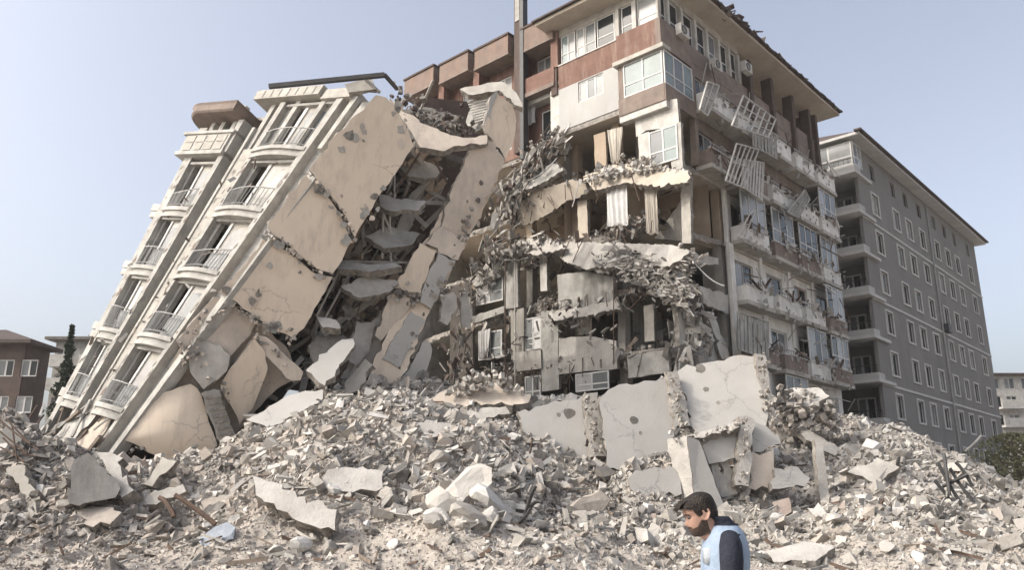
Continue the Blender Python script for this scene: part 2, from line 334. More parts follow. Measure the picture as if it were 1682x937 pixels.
def grid_mesh(name, xs, ys, zf, m):
    X, Y = np.meshgrid(xs, ys); Zv = zf(X, Y); nx, ny = len(xs), len(ys)
    me = bpy.data.meshes.new(name); me.vertices.add(nx * ny)
    me.vertices.foreach_set('co', np.stack([X, Y, Zv], -1).astype(np.float32).ravel())
    i, j = np.meshgrid(np.arange(nx - 1), np.arange(ny - 1)); a = (j * nx + i).ravel()
    q = np.stack([a, a + 1, a + nx + 1, a + nx], 1); n = len(q)
    me.loops.add(n * 4); me.loops.foreach_set('vertex_index', q.ravel().astype(np.int32))
    me.polygons.add(n); me.polygons.foreach_set('loop_start', np.arange(0, n * 4, 4, dtype=np.int32))
    me.materials.append(M[m]); me.update(calc_edges=True); me.validate()
    o = bpy.data.objects.new(name, me); COL.objects.link(o); return o
tag(grid_mesh('rubble_terrain', np.arange(-34, 42.01, 0.08), np.concatenate([np.arange(10, 17, .25), np.arange(17, 34, 0.07), np.arange(34, 52.1, .15)]), lambda X, Y: H(X, Y), 'dust_ground'), kind='structure')
def ring_ground():
    mb = MB(); R = 400
    for (x0, x1, y0, y1) in ((-R, R, -R, 10.0), (-R, -34, 10, 52), (41.8, R, 10, 52), (-R, R, 51.9, R)):
        mb.add([(x0, y0, 0), (x1, y0, 0), (x1, y1, 0), (x0, y1, 0)], [(0, 1, 2, 3)], 'dust_ground')
    return mb.build('ground', recalc=False)
tag(ring_ground(), kind='structure')

# loose rubble: uncountable chips as one mass
def chip_mass(name, C_, R_, flat, mi, mats):
    N = len(C_); cube = np.array([[sx, sy, sz] for sx in (-1, 1) for sy in (-1, 1) for sz in (-1, 1)], float)
    q = rng.normal(size=(N, 4)); q /= np.linalg.norm(q, axis=1)[:, None]; a, b, c, d = q.T
    Rm = np.stack([np.stack([1 - 2 * (c * c + d * d), 2 * (b * c - a * d), 2 * (b * d + a * c)], -1), np.stack([2 * (b * c + a * d), 1 - 2 * (b * b + d * d), 2 * (c * d - a * b)], -1), np.stack([2 * (b * d - a * c), 2 * (c * d + a * b), 1 - 2 * (b * b + c * c)], -1)], 1)
    loc = cube[None] * rng.uniform(0.4, 1.0, (N, 8, 3)); loc[:, :, 2] *= flat[:, None]; loc[:, :, 0] *= rng.uniform(0.8, 1.7, N)[:, None]
    P = np.einsum('nij,nkj->nki', Rm, loc * R_[:, None, None]) + C_[:, None, :]
    F = np.array([(0, 1, 3, 2), (4, 6, 7, 5), (0, 4, 5, 1), (2, 3, 7, 6), (0, 2, 6, 4), (1, 5, 7, 3)])
    f = (F[None] + (np.arange(N) * 8)[:, None, None]).reshape(-1, 4); n = len(f)
    me = bpy.data.meshes.new(name); me.vertices.add(N * 8); me.vertices.foreach_set('co', P.astype(np.float32).ravel())
    me.loops.add(n * 4); me.loops.foreach_set('vertex_index', f.ravel().astype(np.int32))
    me.polygons.add(n); me.polygons.foreach_set('loop_start', np.arange(0, n * 4, 4, dtype=np.int32))
    for m in mats: me.materials.append(M[m])
    me.polygons.foreach_set('material_index', np.repeat(mi, 6).astype(np.int32)); me.update(calc_edges=True); me.validate(); me.polygons.foreach_set('use_smooth', [False] * len(me.polygons))
    o = bpy.data.objects.new(name, me); COL.objects.link(o); return o
CH = ['chip_pale', 'chip_grey', 'chip_tan', 'chip_dark', 'chip_red', 'chip_white']
N = 330000
Xs = rng.uniform(-1, 1, N); Ys = 16 + 25 * rng.random(N) ** 0.85; Xs = Xs * (0.70 * Ys + 2)
rr = np.where(rng.random(N) < .007, rng.uniform(.11, .24, N), np.clip(0.018 * rng.pareto(2.0, N) + 0.022, 0, 0.11))
fine_ = (Ys < 22.5) & (rng.random(N) < np.where(Xs < -1, .85, .55)); rr = np.where(fine_, rr * .5, rr); rr *= np.clip(0.6 + (Ys - 16) / 14, 0.6, 1.25)
patch = _n[5](Xs / 2.6, Ys / 2.6) + 0.5 * _n[4](Xs / 1.1, Ys / 1.1)
tan = np.clip(0.55 - 0.045 * (Xs + 6), 0.12, 0.6) * np.clip(1.5 - (Ys - 17) / 12, 0.25, 1.2)
u_ = rng.random(N); mi = np.where(u_ < tan, 2, np.where(u_ < tan + 0.30, 1, 0))
v_ = rng.random(N); mi = np.where(v_ < 0.05, 3, np.where(v_ < 0.065, 4, np.where(v_ > 0.955, 5, mi))); mi = np.where((patch > 0.25) & (v_ < 0.4), 3, mi); mi = np.where((patch < -0.25) & (v_ > 0.7), 5, mi)
mi = np.where((mi == 0) & (Xs > 2) & (rng.random(N) < .55), 1, mi); mi = np.where((mi == 5) & (rng.random(N) < .4), 1, mi)
Cs = np.stack([Xs, Ys, H(Xs, Ys) + rr * np.where(Ys < 22, rng.uniform(-0.55, 0.45, N), rng.uniform(-0.35, 0.85, N))], 1)
tag(chip_mass('rubble', Cs, rr, rng.choice([1, .7, .45, .28, .18], N), mi, CH), 'broken concrete chips and dust covering the whole heap', 'rubble', kind='stuff')

# ================================================================ GREY APARTMENT BLOCK (far right)
G = A(25, 54, 0)
FG = (G, U, Z, -V)                 # long face, a = metres from the near corner, n = out of the wall
FGe = (G, V, Z, -U)                # short end face towards the sun
gb = thing('apartment_block', 'dark grey apartment block with white framed windows and corner balconies', 'building', tuple(G))
LV = [6.25 - 3.0, 6.25, 9.25, 12.25, 15.25, 18.25, 21.25, 24.25]       # storey floors
cols = [3.2, 7.9, 11.0, 14.5, 18.7, 22.0, 25.2, 29.8]
rects = []; wins = []
for k, z in enumerate(LV):
    for c in cols:
        hw = 0.72 if k < 7 else 0.55
        zz = (z + 0.75, z + 2.35) if k < 7 else (z + 0.55, z + 1.75)
        rects.append((c - hw, c + hw, *zz)); wins.append((k, c - hw, c + hw, *zz))
mb = MB(); mb.holed(FG, 0, 33, -0.5, 26.75, rects, 0, 0.16, 'grey_render')
FB = (G + V * 13 + U * 33, -U, Z, V); mb.fr(FG, 0.01, 33, -0.5, 26.7, -13, -12.8, 'grey_render')
mb.fr(FG, 32.8, 33.0, -0.5, 26.7, -12.8, -0.17, 'grey_render')
mb.fr(FG, 0.02, 32.8, 26.4, 26.68, -12.8, -0.2, 'grey_render')
mb.fr(FGe, 5.2, 12.8, -0.5, 26.7, -0.2, 0, 'grey_render')
mb.fr(FGe, 0.02, 5.2, -0.5, 26.7, -2.4, -2.2, 'grey_render')       # alcove back
mb.fr(FGe, 5.0, 5.19, -0.5, 26.7, -2.19, -0.01, 'grey_trim')
mb.fr(FG, 0.0, 0.22, -0.5, 26.7, -0.25, -0.002, 'grey_render')
mb.build('wall', gb)
tr = MB()
for z in (9.05, 15.05, 21.05): tr.fr(FG, -0.02, 33.03, z, z + 0.16, 0.003, 0.07, 'grey_trim')
tr.build('string_course', gb)
dp = MB(); dp.tube([G + U * 16.6 - V * 0.1 + Z * 2, G + U * 16.6 - V * 0.1 + Z * 26.6], 0.07, 'steel'); dp.build('downpipe', gb)
for (k, a0, a1, b0, b1) in wins:
    gm = random.choice(['glass_dusty', 'glass_curtained', 'glass_dark', 'glass_dusty']); 
    if k == 2 and a0 < 3: gm = 'glass_dark'
    window(gb, FG, a0, a1, b0, b1, -0.10, 'frame_white' if k < 7 else 'brown_band', [gm, random.choice(['glass_dark', gm])], 2, 1, 0.06, 'grey_trim' if k < 7 else None, 0.14)
for k, z in enumerate(LV):
    b = MB(); b.fr(FGe, -0.25, 5.0, z - 0.12, z + 0.10, -2.2, 1.15, 'grey_trim'); b.fr(FGe, -0.25, 5.0, z + 0.10, z + 0.5, 1.0, 1.15, 'clean_white')
    b.fr(FGe, -0.25, -0.1, z + 0.10, z + 0.5, -0.02, 1.0, 'clean_white'); b.fr(FGe, 4.85, 5.0, z + 0.10, z + 0.5, 0.02, 1.0, 'clean_white')
    bo = b.build('balcony', gb)
    r = MB(); r.fr(FGe, -0.2, 5.0, z + 0.98, z + 1.03, 1.05, 1.1, 'chimney_metal')
    for i in range(16): x = -0.18 + i * 5.1 / 15; r.fr(FGe, x, x + 0.03, z + 0.5, z + 0.98, 1.06, 1.09, 'chimney_metal')
    r.build('railing', bo)
    if k == 7:
        window(gb, (G - U * 1.0, V, Z, -U), -0.15, 4.9, z + 0.52, z + 2.3, 0.1, 'frame_white', ['glass_curtained', 'glass_dusty', 'glass_curtained'], 3, 2, 0.09, name='glazed_bay')
        window(gb, (G - U * 1.0, U, Z, -V), 0.0, 1.6, z + 0.52, z + 2.3, 0.22, 'frame_white', ['glass_dusty', 'glass_curtained'], 2, 2, 0.09, name='glazed_bay')
    else:
        window(gb, (G + U * 2.2, V, Z, -U), 1.2, 2.5, z + 0.25, z + 2.25, 0.10, 'frame_white', ['glass_dark', 'glass_dusty'], 2, 1, 0.12)
    fn = MB(); fn.fr(FGe, 3.3, 5.0, z + 0.1, z + 2.88, -0.9, 0.55, 'clean_white'); 
    if k < 7: fn.build('balcony_wall', gb)
# far end balconies poking past the long face
for z in LV[1:]:
    b = MB(); b.fr((G + U * 33, -V, Z, U), -3.2, -0.3, z - 0.1, z + 0.1, 0.0, 1.0, 'grey_trim'); b.fr((G + U * 33, -V, Z, U), -3.2, -0.3, z + 0.1, z + 0.9, 0.9, 1.0, 'grey_render'); b.build('balcony', gb)
rf = MB(); e = 0.9
q = [G - U * 1.5 - V * e, G + U * 33.9 - V * e, G + U * 33.9 + V * 13.9, G - U * 1.5 + V * 13.9]
rf.hexa([p + Z * 26.75 for p in q] + [p + Z * 26.95 for p in q], 'grey_trim')
q2 = [G + U * 5 + V * 6.5, G + U * 26 + V * 6.5]
rf.add([p + Z * 26.955 for p in q] + [p + Z * 30.6 for p in q2], [(0, 1, 5, 4), (1, 2, 5), (2, 3, 4, 5), (3, 0, 4)], 'roof_tile')
for i in range(70):
    t = i / 69; p = q[0] + (q[1] - q[0]) * t + Z * 27.0; rf.box(p, U * 0.24, V * 0.25, Z * 0.06, 'roof_tile')
rf.build('roof', gb)

# ================================================================ MAIN DAMAGED BLOCK
C = A(7.36, 35.57, 0)
FL = (C, V, Z, -U)                 # torn face towards the sun: a = v, n = out of the wall
FR = (C, U, Z, -V)                 # long face to the right: a = u
def Lp(px, py, n=0.0): return onplane(px, py, C - U * n, U)
def Rp(px, py, n=0.0): return onplane(px, py, C - V * n, V)
mbk = thing('damaged_block', 'tall torn open apartment block with red brick top floors and hanging slabs', 'building', tuple(C))
FZ = [24.05, 20.9, 17.75, 14.6, 11.45, 8.3, 5.15, 2.0]
# floor slabs, broken along the torn face
for k, z in enumerate(FZ):
    mb = MB(); pts = []
    if k < 2: edge = [(-0.0, 0.0)] + ([(20, 0.0)] if k == 0 else [(6.5, 0.0), (6.6, 1.0), (20, 1.0)])
    else:
        edge = [(0.0 if k < 3 else 1.2, 0.15)]
        for v in np.arange(0.6, 13, 0.6): edge.append((v, max(-0.15, 0.3 + 0.7 * math.sin(v * 0.8 + k * 1.9) + rng.uniform(-.35, .35) + (0.9 if v > 6 else 0))))
        edge.append((20, 2.2))
    pts = [C + V * v + U * u + Z * z for v, u in edge] + [C + V * 20 + U * 12 + Z * z, C + V * 0.1 + U * 19.4 + Z * z] + ([C + U * 5.3 + V * 0.1 + Z * z] if k >= 3 else [])
    mb.poly(pts, Z, 0.28, 'ceiling_cream' if k < 4 else 'grey_room', 'fracture', 0.04 if k > 1 else 0, 0.35)
    mb.build('floor_slab', mbk)
# structure columns inside
for k, z in enumerate(FZ[2:], 2):
    top = FZ[k - 1] - 0.285
    for (v, u) in ((0.35, 5.5), (3.4, 0.9), (6.6, 1.6), (10.3, 2.0), (3.2, 5.6), (7.0, 6.0), (11, 6), (0.4, 10), (0.5, 15)) + (((0.3, 0.35),) if k == 2 else ()):
        cb = MB(); s_ = 0.22; jx = rng.uniform(-.1, .1)
        cb.hexa([C + V * (v + a) + U * (u + b) + Z * z for a, b in ((-s_, -s_), (s_, -s_), (s_, s_), (-s_, s_))] + [C + V * (v + a + jx) + U * (u + b) + Z * top for a, b in ((-s_, -s_), (s_, -s_), (s_, s_), (-s_, s_))], 'ochre_room' if k in (2, 3) else 'grey_room')
        cb.build('column', mbk)
# inner partitions
rooms = {2: 'grey_room', 3: 'ochre_room', 4: 'grey_room', 5: 'grey_room', 6: 'inner_shade', 7: 'inner_shade'}
for k in range(2, 8):
    z0, z1 = FZ[k], FZ[k - 1] - 0.29; m = rooms[k]
    pb = MB(); F5 = (C + U * (4.4 if k < 4 else 5.8), V, Z, -U)
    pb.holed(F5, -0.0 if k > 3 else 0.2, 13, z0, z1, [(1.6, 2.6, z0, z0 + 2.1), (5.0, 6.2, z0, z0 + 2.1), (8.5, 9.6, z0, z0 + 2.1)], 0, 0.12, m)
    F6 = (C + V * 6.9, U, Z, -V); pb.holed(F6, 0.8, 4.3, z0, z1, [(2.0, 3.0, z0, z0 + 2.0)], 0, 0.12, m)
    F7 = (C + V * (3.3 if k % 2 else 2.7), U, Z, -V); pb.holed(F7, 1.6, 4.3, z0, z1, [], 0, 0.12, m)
    pb.holed((C + U * 9.5, V, Z, -U), 0, 13, z0, z1, [], 0, 0.1, 'inner_shade')
    pb.build('partition', mbk)
# closed back and left ends
mb = MB(); mb.fr(FL, 19.75, 20, 5, 28.2, -12, -0.96, 'dusty_grey'); mb.fr((C + U * 19.4, V, Z, U), 0.05, 12, 2, 27, -0.2, 0, 'brown_band'); mb.build('end_wall', mbk)
# --- upper left face: white wall, red bands, corner bay, penthouse
mb = MB()
mb.holed(FL, 2.35, 6.5, 20.95, 23.45, [(3.5, 5.15, 22.2, 23.4)], 0.0, 0.15, 'clean_white')
mb.holed(FL, 2.35, 6.5, 23.45, 24.88, [], 0.003, 0.1, 'red_cladding')
mb.fr(FL, 6.3, 6.5, 20.95, 24.8, -1.2, -0.002, 'dusty_white')
mb.fr(FL, 0.0, 2.34, 23.3, 24.88, -0.2, 0.35, 'red_cladding'); mb.fr(FR, -0.35, 2.5, 23.3, 24.88, 0.0, 0.3, 'brown_band')
mb.fr(FL, -0.35, 2.34, 20.3, 21.2, -0.2, 0.36, 'brown_band'); mb.fr(FR, -0.34, 2.5, 20.3, 21.2, 0.355, 0.42, 'brown_band')
mb.fr(FL, -0.5, 2.5, 23.08, 23.3, -0.2, 0.55, 'cream')
mb.fr(FL, -0.4, 2.34, 19.95, 20.3, -0.1, 0.3, 'dusty_white')
mb.build('corner_wall', mbk)
window(mbk, FL, 3.5, 5.15, 22.2, 23.4, -0.06, 'frame_white', ['glass_curtained', 'glass_dusty', 'glass_curtained'], 3, 1, 0.08)
window(mbk, FL, -0.3, 2.0, 21.22, 23.05, 0.34, 'frame_white', ['glass_teal', 'glass_teal'], 2, 2, 0.07, name='corner_bay_window')
window(mbk, FR, -0.3, 2.4, 21.22, 23.05, 0.40, 'frame_white', ['glass_teal', 'glass_dusty', 'glass_teal'], 3, 2, 0.07, name='corner_bay_window')
mb = MB(); mb.fr(FL, 2.02, 2.34, 21.2, 23.08, -0.2, 0.3, 'brown_band'); mb.build('bay_post', mbk)
# penthouse windows at the corner
for (a0, a1, g) in ((0.1, 1.3, ['glass_curtained']), (1.6, 2.3, ['glass_dark']), (2.75, 3.9, ['glass_dark']), (4.0, 4.7, ['glass_dusty']), (4.75, 5.3, ['glass_curtained']), (5.4, 6.4, ['glass_curtained', 'glass_teal'])):
    window(mbk, FL, a0, a1, 24.95, 26.75, -0.15, 'frame_white', g, len(g), 2, 0.06)
mb = MB(); mb.fr(FL, -0.1, 6.5, 24.88, 24.95, -0.3, 0.05, 'grey_trim'); mb.fr(FL, 0, 6.5, 26.76, 27.2, -0.4, -0.1, 'cream')
for a in (1.45, 2.52): mb.fr(FL, a - 0.12, a + 0.12, 24.95, 26.76, -0.3, -0.02, 'dusty_white')
mb.fr(FL, -0.02, 0.08, 24.95, 26.76, -0.3, -0.01, 'cream'); mb.build('penthouse_front', mbk)
for i, (a0, a1) in enumerate([(0.15, 0.9), (1.1, 2.1), (2.6, 3.6), (3.9, 4.9), (5.1, 6.1), (6.6, 7.4), (7.7, 8.5)]):
    window(mbk, FR, a0, a1, 24.95, 26.75, -0.12, 'dusty_white' if False else 'frame_white', random.choice([['glass_dark'], ['glass_dark'], ['glass_dusty']]), 1, 2, 0.07)
mb = MB()
for a in (1.0, 2.35, 3.75, 5.0, 6.35, 7.55, 8.65): mb.fr(FR, a - 0.1, a + 0.1, 24.95, 26.8, -0.2, 0.05, 'dusty_white')
for a in (9.7, 12.6, 15.6, 18.2, 19.3): mb.fr(FR, a - 0.17, a + 0.17, 21.2, 26.8, -0.4, 0.25, 'brown_dark')
mb.fr(FR, 9, 19.4, 21, 27, -1.7, -1.5, 'brown_band'); mb.fr(FR, 8.75, 9.0, 21, 27, -1.7, 0.0, 'brown_band')
mb.fr(FR, 0, 8.7, 26.8, 27.2, -0.3, 0.0, 'cream'); mb.build('penthouse_side', mbk)
for a0, a1 in ((10.2, 12.2), (13.1, 15.1), (16.1, 17.8)):
    window(mbk, FR, a0, a1, 24.3, 26.3, -1.42, 'brown_band', ['glass_dark', 'glass_dusty'], 2, 1, 0.08)
# roof with overhang
rf = MB(); e = 1.15
q = [C - U * e - V * e, C + U * 21.3 - V * e, C + U * 21.3 + V * 11, C - U * e + V * 7.0 + U * 0, ]
q = [C - U * e - V * e, C + U * 21.3 - V * e, C + U * 21.3 + V * 7.2, C - U * e + V * 7.2]
rf.hexa([p + Z * 27.2 for p in q] + [p + Z * 27.38 for p in q], 'ceiling_cream')
rg = [C + U * 4 + V * 3.2, C + U * 17 + V * 3.2]
rf.add([p + Z * 27.385 for p in q] + [p + Z * 29.0 for p in rg], [(0, 1, 5, 4), (1, 2, 5), (2, 3, 4, 5), (3, 0, 4)], 'roof_tile')
rf.build('roof', mbk)
rt = MB()
for i in range(190):
    t = rng.uniform(0, 1); s_ = rng.random(); base = q[0] + (q[1] - q[0]) * t + V * (2.2 * s_) + Z * (27.45 + 0.85 * s_ * (0.5 + 0.5 * min(1, 2 * t)))
    jj = rng.normal(0, 0.12, 3); rt.box(base + jj * A(1, 1, 0.5), nz(U + rng.normal(0, .25, 3)) * 0.2, nz(V + rng.normal(0, .25, 3)) * 0.26, nz(Z + rng.normal(0, .3, 3)) * 0.035, random.choice(['roof_tile', 'roof_tile', 'brown_dark', 'brown_band']))
for i in range(46): t = i / 45; rt.box(q[0] + (q[3] - q[0]) * t + Z * (27.43), U * 0.2, V * 0.1, Z * 0.05, 'roof_tile')
for i in range(80): t = i / 79; rt.box(q[0] + (q[1] - q[0]) * t + Z * (27.42 + rng.uniform(-.02, .08)), U * 0.15, V * 0.2, Z * 0.05, 'roof_tile')
for i in range(46):
    c_ = q[0] + (q[1] - q[0]) * rng.normal(0.36, 0.06) + V * rng.uniform(0, .6) + Z * 27.5; rt.box(c_ + Z * abs(rng.normal(0, .22)), nz(U + rng.normal(0, .4, 3)) * 0.22, nz(V + rng.normal(0, .4, 3)) * 0.22, nz(Z + rng.normal(0, .5, 3)) * 0.04, 'roof_tile')
rt.build('roof_tiles', mbk)
# --- red stretch to the left: parapet boxes, recessed walls, chimney
bays = [(6.7, 9.0), (10.1, 12.9), (13.5, 16.1), (16.7, 19.6)]
tops = [(26.75, 28.15), (27.15, 28.35), (27.4, 28.6), (27.6, 28.85)]
mb = MB(); rects = [(7.2, 8.9, 25.0, 26.6), (7.1, 8.6, 21.2, 23.2), (10.9, 12.2, 25.2, 26.5), (14.0, 15.2, 25.0, 26.6), (17.4, 18.6, 25.2, 26.5), (10.9, 12.2, 21.6, 23.2), (14.0, 15.4, 21.4, 23.2)]
mb.holed(FL, 6.5, 19.75, 20.9, 27.6, rects, -0.95, 0.15, 'red_cladding')
for a in (9.75, 13.2, 16.4): mb.fr(FL, a - 0.25, a + 0.25, 20.9, 27.9, -0.94, -0.2, 'red_cladding')
mb.fr(FL, 6.5, 7.0, 24.9, 28.3, -0.9, 0.05, 'red_cladding'); mb.fr(FL, 6.55, 6.95, 23.2, 24.8, -0.9, 0.1, 'brown_dark')
mb.build('red_wall', mbk)
for r in rects: window(mbk, FL, *r, -1.03, 'frame_white', random.choice([['glass_curtained', 'glass_dusty'], ['glass_curtained', 'glass_dark', 'glass_curtained']]), 3 if r[1] - r[0] > 1.5 else 2, 1, 0.09)
for (a0, a1), (z0, z1) in zip(bays, tops):
    b = MB(); b.fr(FL, a0, a1, z0, z1, -0.9, 0.25, 'parapet_red'); b.fr(FL, a0 - 0.08, a1 + 0.08, z1, z1 + 0.12, -0.98, 0.33, 'brown_dark'); b.fr(FL, a0 - .05, a1 + .05, z0 - .12, z0 - .004, -0.93, 0.28, 'brown_band'); b.build('roof_parapet', mbk)
    b = MB(); b.fr(FL, a0, a1, 24.0, 24.95, 0.0, 0.15, 'red_cladding'); b.fr(FL, a0, a1, 23.75, 24.0, -0.94, 0.2, 'brown_band'); b.build('balcony', mbk)
mb = MB(); mb.fr(FL, 6.9, 9.0, 20.9, 23.7, -0.944, -0.90, 'dusty_white') if False else None
mb.fr(FL, 9.15, 9.6, 20.5, 31.0, -0.19, 0.25, 'brown_dark'); mb.fr(FL, 8.85, 9.13, 20.0, 31.6, -0.1, 0.3, 'chimney_metal'); mb.fr(FL, 9.16, 9.5, 28.9, 30.8, 0.252, 0.3, 'dusty_grey'); mb.build('chimney', mbk)
mb = MB(); mb.fr(FL, 6.5, 7.1, 20.4, 23.6, -0.6, 0.0, 'dusty_white'); mb.fr(FL, 6.5, 9.1, 23.5, 23.74, -0.94, -0.3, 'dusty_white'); mb.build('broken_pilaster', mbk)

# --- right long face: walls with openings, balconies, glazed enclosures
ucols = [(2.75, 5.35), (5.9, 8.9), (9.6, 12.5), (13.2, 15.9), (16.5, 19.2)]
rects = []
for k in range(1, 8):
    for ci, (a0, a1) in enumerate(ucols):
        if k >= 3 and ci == 0: continue
        rects.append((a0 + 0.45, a1 - 0.45, FZ[k] + 0.12, FZ[k] + 2.35))
mb = MB(); mb.holed(FR, 2.5, 19.4, 20.9, 23.95, [r for r in rects if r[2] > 20.9], 0, 0.15, 'brown_band')
mb.holed(FR, 2.5, 19.4, 17.75, 20.9, [r for r in rects if 17.7 < r[2] < 20.9], 0, 0.15, 'brown_band')
mb.holed(FR, 5.4, 19.4, 2.0, 17.75, [r for r in rects if r[2] < 17.7], 0, 0.15, 'pale_wall')
for a in (5.6, 9.25, 12.85, 16.2): mb.fr(FR, a - 0.16, a + 0.16, 2.0, 17.4, 0.003, 0.12, 'pale_wall')
mb.fr(FR, 5.3, 5.75, 2.0, 14.4, 0.121, 0.3, 'pale_wall'); mb.fr(FR, 2.45, 2.75, 17.8, 23.3, 0.003, 0.35, 'brown_band')
mb.fr(FR, 0.0, 19.4, 23.95, 24.95, -0.1, 0.02, 'brown_band')
mb.build('side_wall', mbk)
for r in rects: window(mbk, FR, *r, -0.1, random.choice(['frame_white', 'dusty_grey', 'brown_band']), random.choice([['glass_curtained', 'glass_dark'], ['glass_dusty', 'inner_shade'], ['glass_dark', 'glass_dusty'], ['inner_shade', 'glass_dark']]), 2, 1, 0.09)  # darkest panes: shade of unglazed openings painted onto the pane
for k in range(1, 8):
    z = FZ[k]
    for ci, (a0, a1) in enumerate(ucols):
        if k >= 3 and ci == 0: continue
        if k == 1: pm, ph, dp_ = 'pale_wall', 0.9, 1.05
        elif k == 2: pm, ph, dp_ = ('brown_band', 0.85, 1.0) if ci < 2 else ('pale_wall', 0.85, 1.0)
        else: pm, ph, dp_ = random.choice([('brown_band', 0.8, 0.85), ('pale_wall', 0.8, 0.85), ('pale_wall', 0.8, 0.8)])
        dz = rng.uniform(-.07, .04)
        b = MB(); b.fr(FR, a0 - .1, a1 + .1, z - .22 + dz, z + 0.0 + dz, 0.125, dp_ + 0.05, 'cream'); b.fr(FR, a0, a1, z + dz + .001, z + ph + dz, dp_ - 0.12, dp_, pm)
        b.fr(FR, a0, a0 + 0.12, z + dz + .001, z + ph + dz, 0.126, dp_ - 0.121, pm); b.fr(FR, a1 - 0.12, a1, z + dz + .001, z + ph + dz, 0.126, dp_ - 0.121, pm)
        b.fr(FR, a0 - .04, a1 + .04, z + ph + dz + .001, z + ph + 0.07 + dz, dp_ - 0.16, dp_ + 0.03, 'dusty_white'); bo = b.build('balcony', mbk)
        if k >= 3 and rng.random() < 0.45 or (k == 2 and ci in (4,)):
            window(mbk, FR, a0 + .05, a1 - .05, z + ph + 0.1 + dz, z + 2.85, dp_ - 0.05, 'frame_white', [random.choice(['glass_curtained', 'glass_dusty', 'glass_curtained', 'glass_dark']) for _ in range(3)], 3, random.choice([1, 2]), 0.075, name='balcony_glazing')
        else:
            r_ = MB()
            for i in range(10): x = a0 + .1 + i * (a1 - a0 - .2) / 9; r_.fr(FR, x - .012, x + .012, z + ph + dz + .07, z + ph + 0.3 + dz, dp_ - .08, dp_ - .05, 'rail_grey')
            r_.fr(FR, a0, a1, z + ph + .3 + dz, z + ph + .34 + dz, dp_ - .09, dp_ - .04, 'rail_grey'); r_.build('railing', bo)
db = MB()
for k in range(1, 8):
    for ci, (a0, a1) in enumerate(ucols):
        if k >= 3 and ci == 0: continue
        P_ = lambda a, z_, n_: C + U * a + Z * (FZ[k] + z_) - V * n_
        shards(db, [P_(a0, .9, 1.0), P_(a1, .9, 1.05)], .12, 9, (.15, .8), ('dusty_grey', 'dusty_white', 'brown_dark', 'wood'), nz(U * .5 - Z * .5), .6)
        shards(db, [P_(a0, -.2, 1.0), P_(a1, -.2, 1.0)], .12, 7, (.1, .5), ('dusty_grey', 'chip_grey', 'concrete'), -Z, .5)
        for _ in range(3):
            p = P_(rng.uniform(a0, a1), rng.uniform(.9, 2.7), rng.uniform(.3, 1.2)); d = nz(rng.normal(0, 1, 3) + A(.2, 0, -.9)); db.bar(p, p + d * rng.uniform(.5, 1.8), rng.uniform(.025, .06), random.choice(['dusty_grey', 'rail_grey', 'rust', 'dusty_white']))
        for _ in range(5):
            c0 = P_(rng.uniform(a0, a1), rng.uniform(.05, .8), 1.062); R1 = rng.uniform(.06, .25)
            db.poly([c0 + (U * math.cos(t) + Z * math.sin(t) * .8) * R1 * rng.uniform(.5, 1) for t in np.linspace(0, 2 * math.pi, 8)[:-1]], -V, .02, random.choice(['fracture', 'dusty_grey', 'concrete']))
tag(db.build('facade_damage', mbk), kind='stuff')
# horizontal bands that tie the storeys on the long face
mb = MB()
for z in (17.45, 14.3): mb.fr(FR, 2.6 if z > 17 else 5.3, 19.4, z - 0.05, z + 0.18, 0.001, 0.118, 'cream')
mb.build('string_course', mbk)
# --- torn corner on the long face (lower floors)
tc = MB()
for pts, n_, m in (([(1112, 488), (1124, 486), (1127, 560), (1150, 612), (1118, 614), (1116, 545)], .3, 'dusty_white'), ([(1131, 498), (1141, 500), (1143, 585), (1133, 588)], .25, 'dusty_grey'),
                   ([(1163, 516), (1174, 520), (1200, 588), (1186, 590)], .35, 'dusty_white'), ([(1127, 413), (1180, 424), (1180, 435), (1126, 432)], .5, 'cream'), ([(1150, 470), (1196, 485), (1197, 516), (1152, 498)], .4, 'cream'),
                   ([(1145, 550), (1196, 555), (1196, 590), (1146, 600)], .15, 'dusty_grey'), ([(1104, 440), (1122, 450), (1148, 505), (1138, 508), (1110, 470)], .45, 'concrete')):
    tc = MB(); tc.poly([Rp(x, y, n_) for x, y in pts], -V, 0.22, m, 'fracture', 0.035, 0.3); tc.build('wall_piece', mbk)
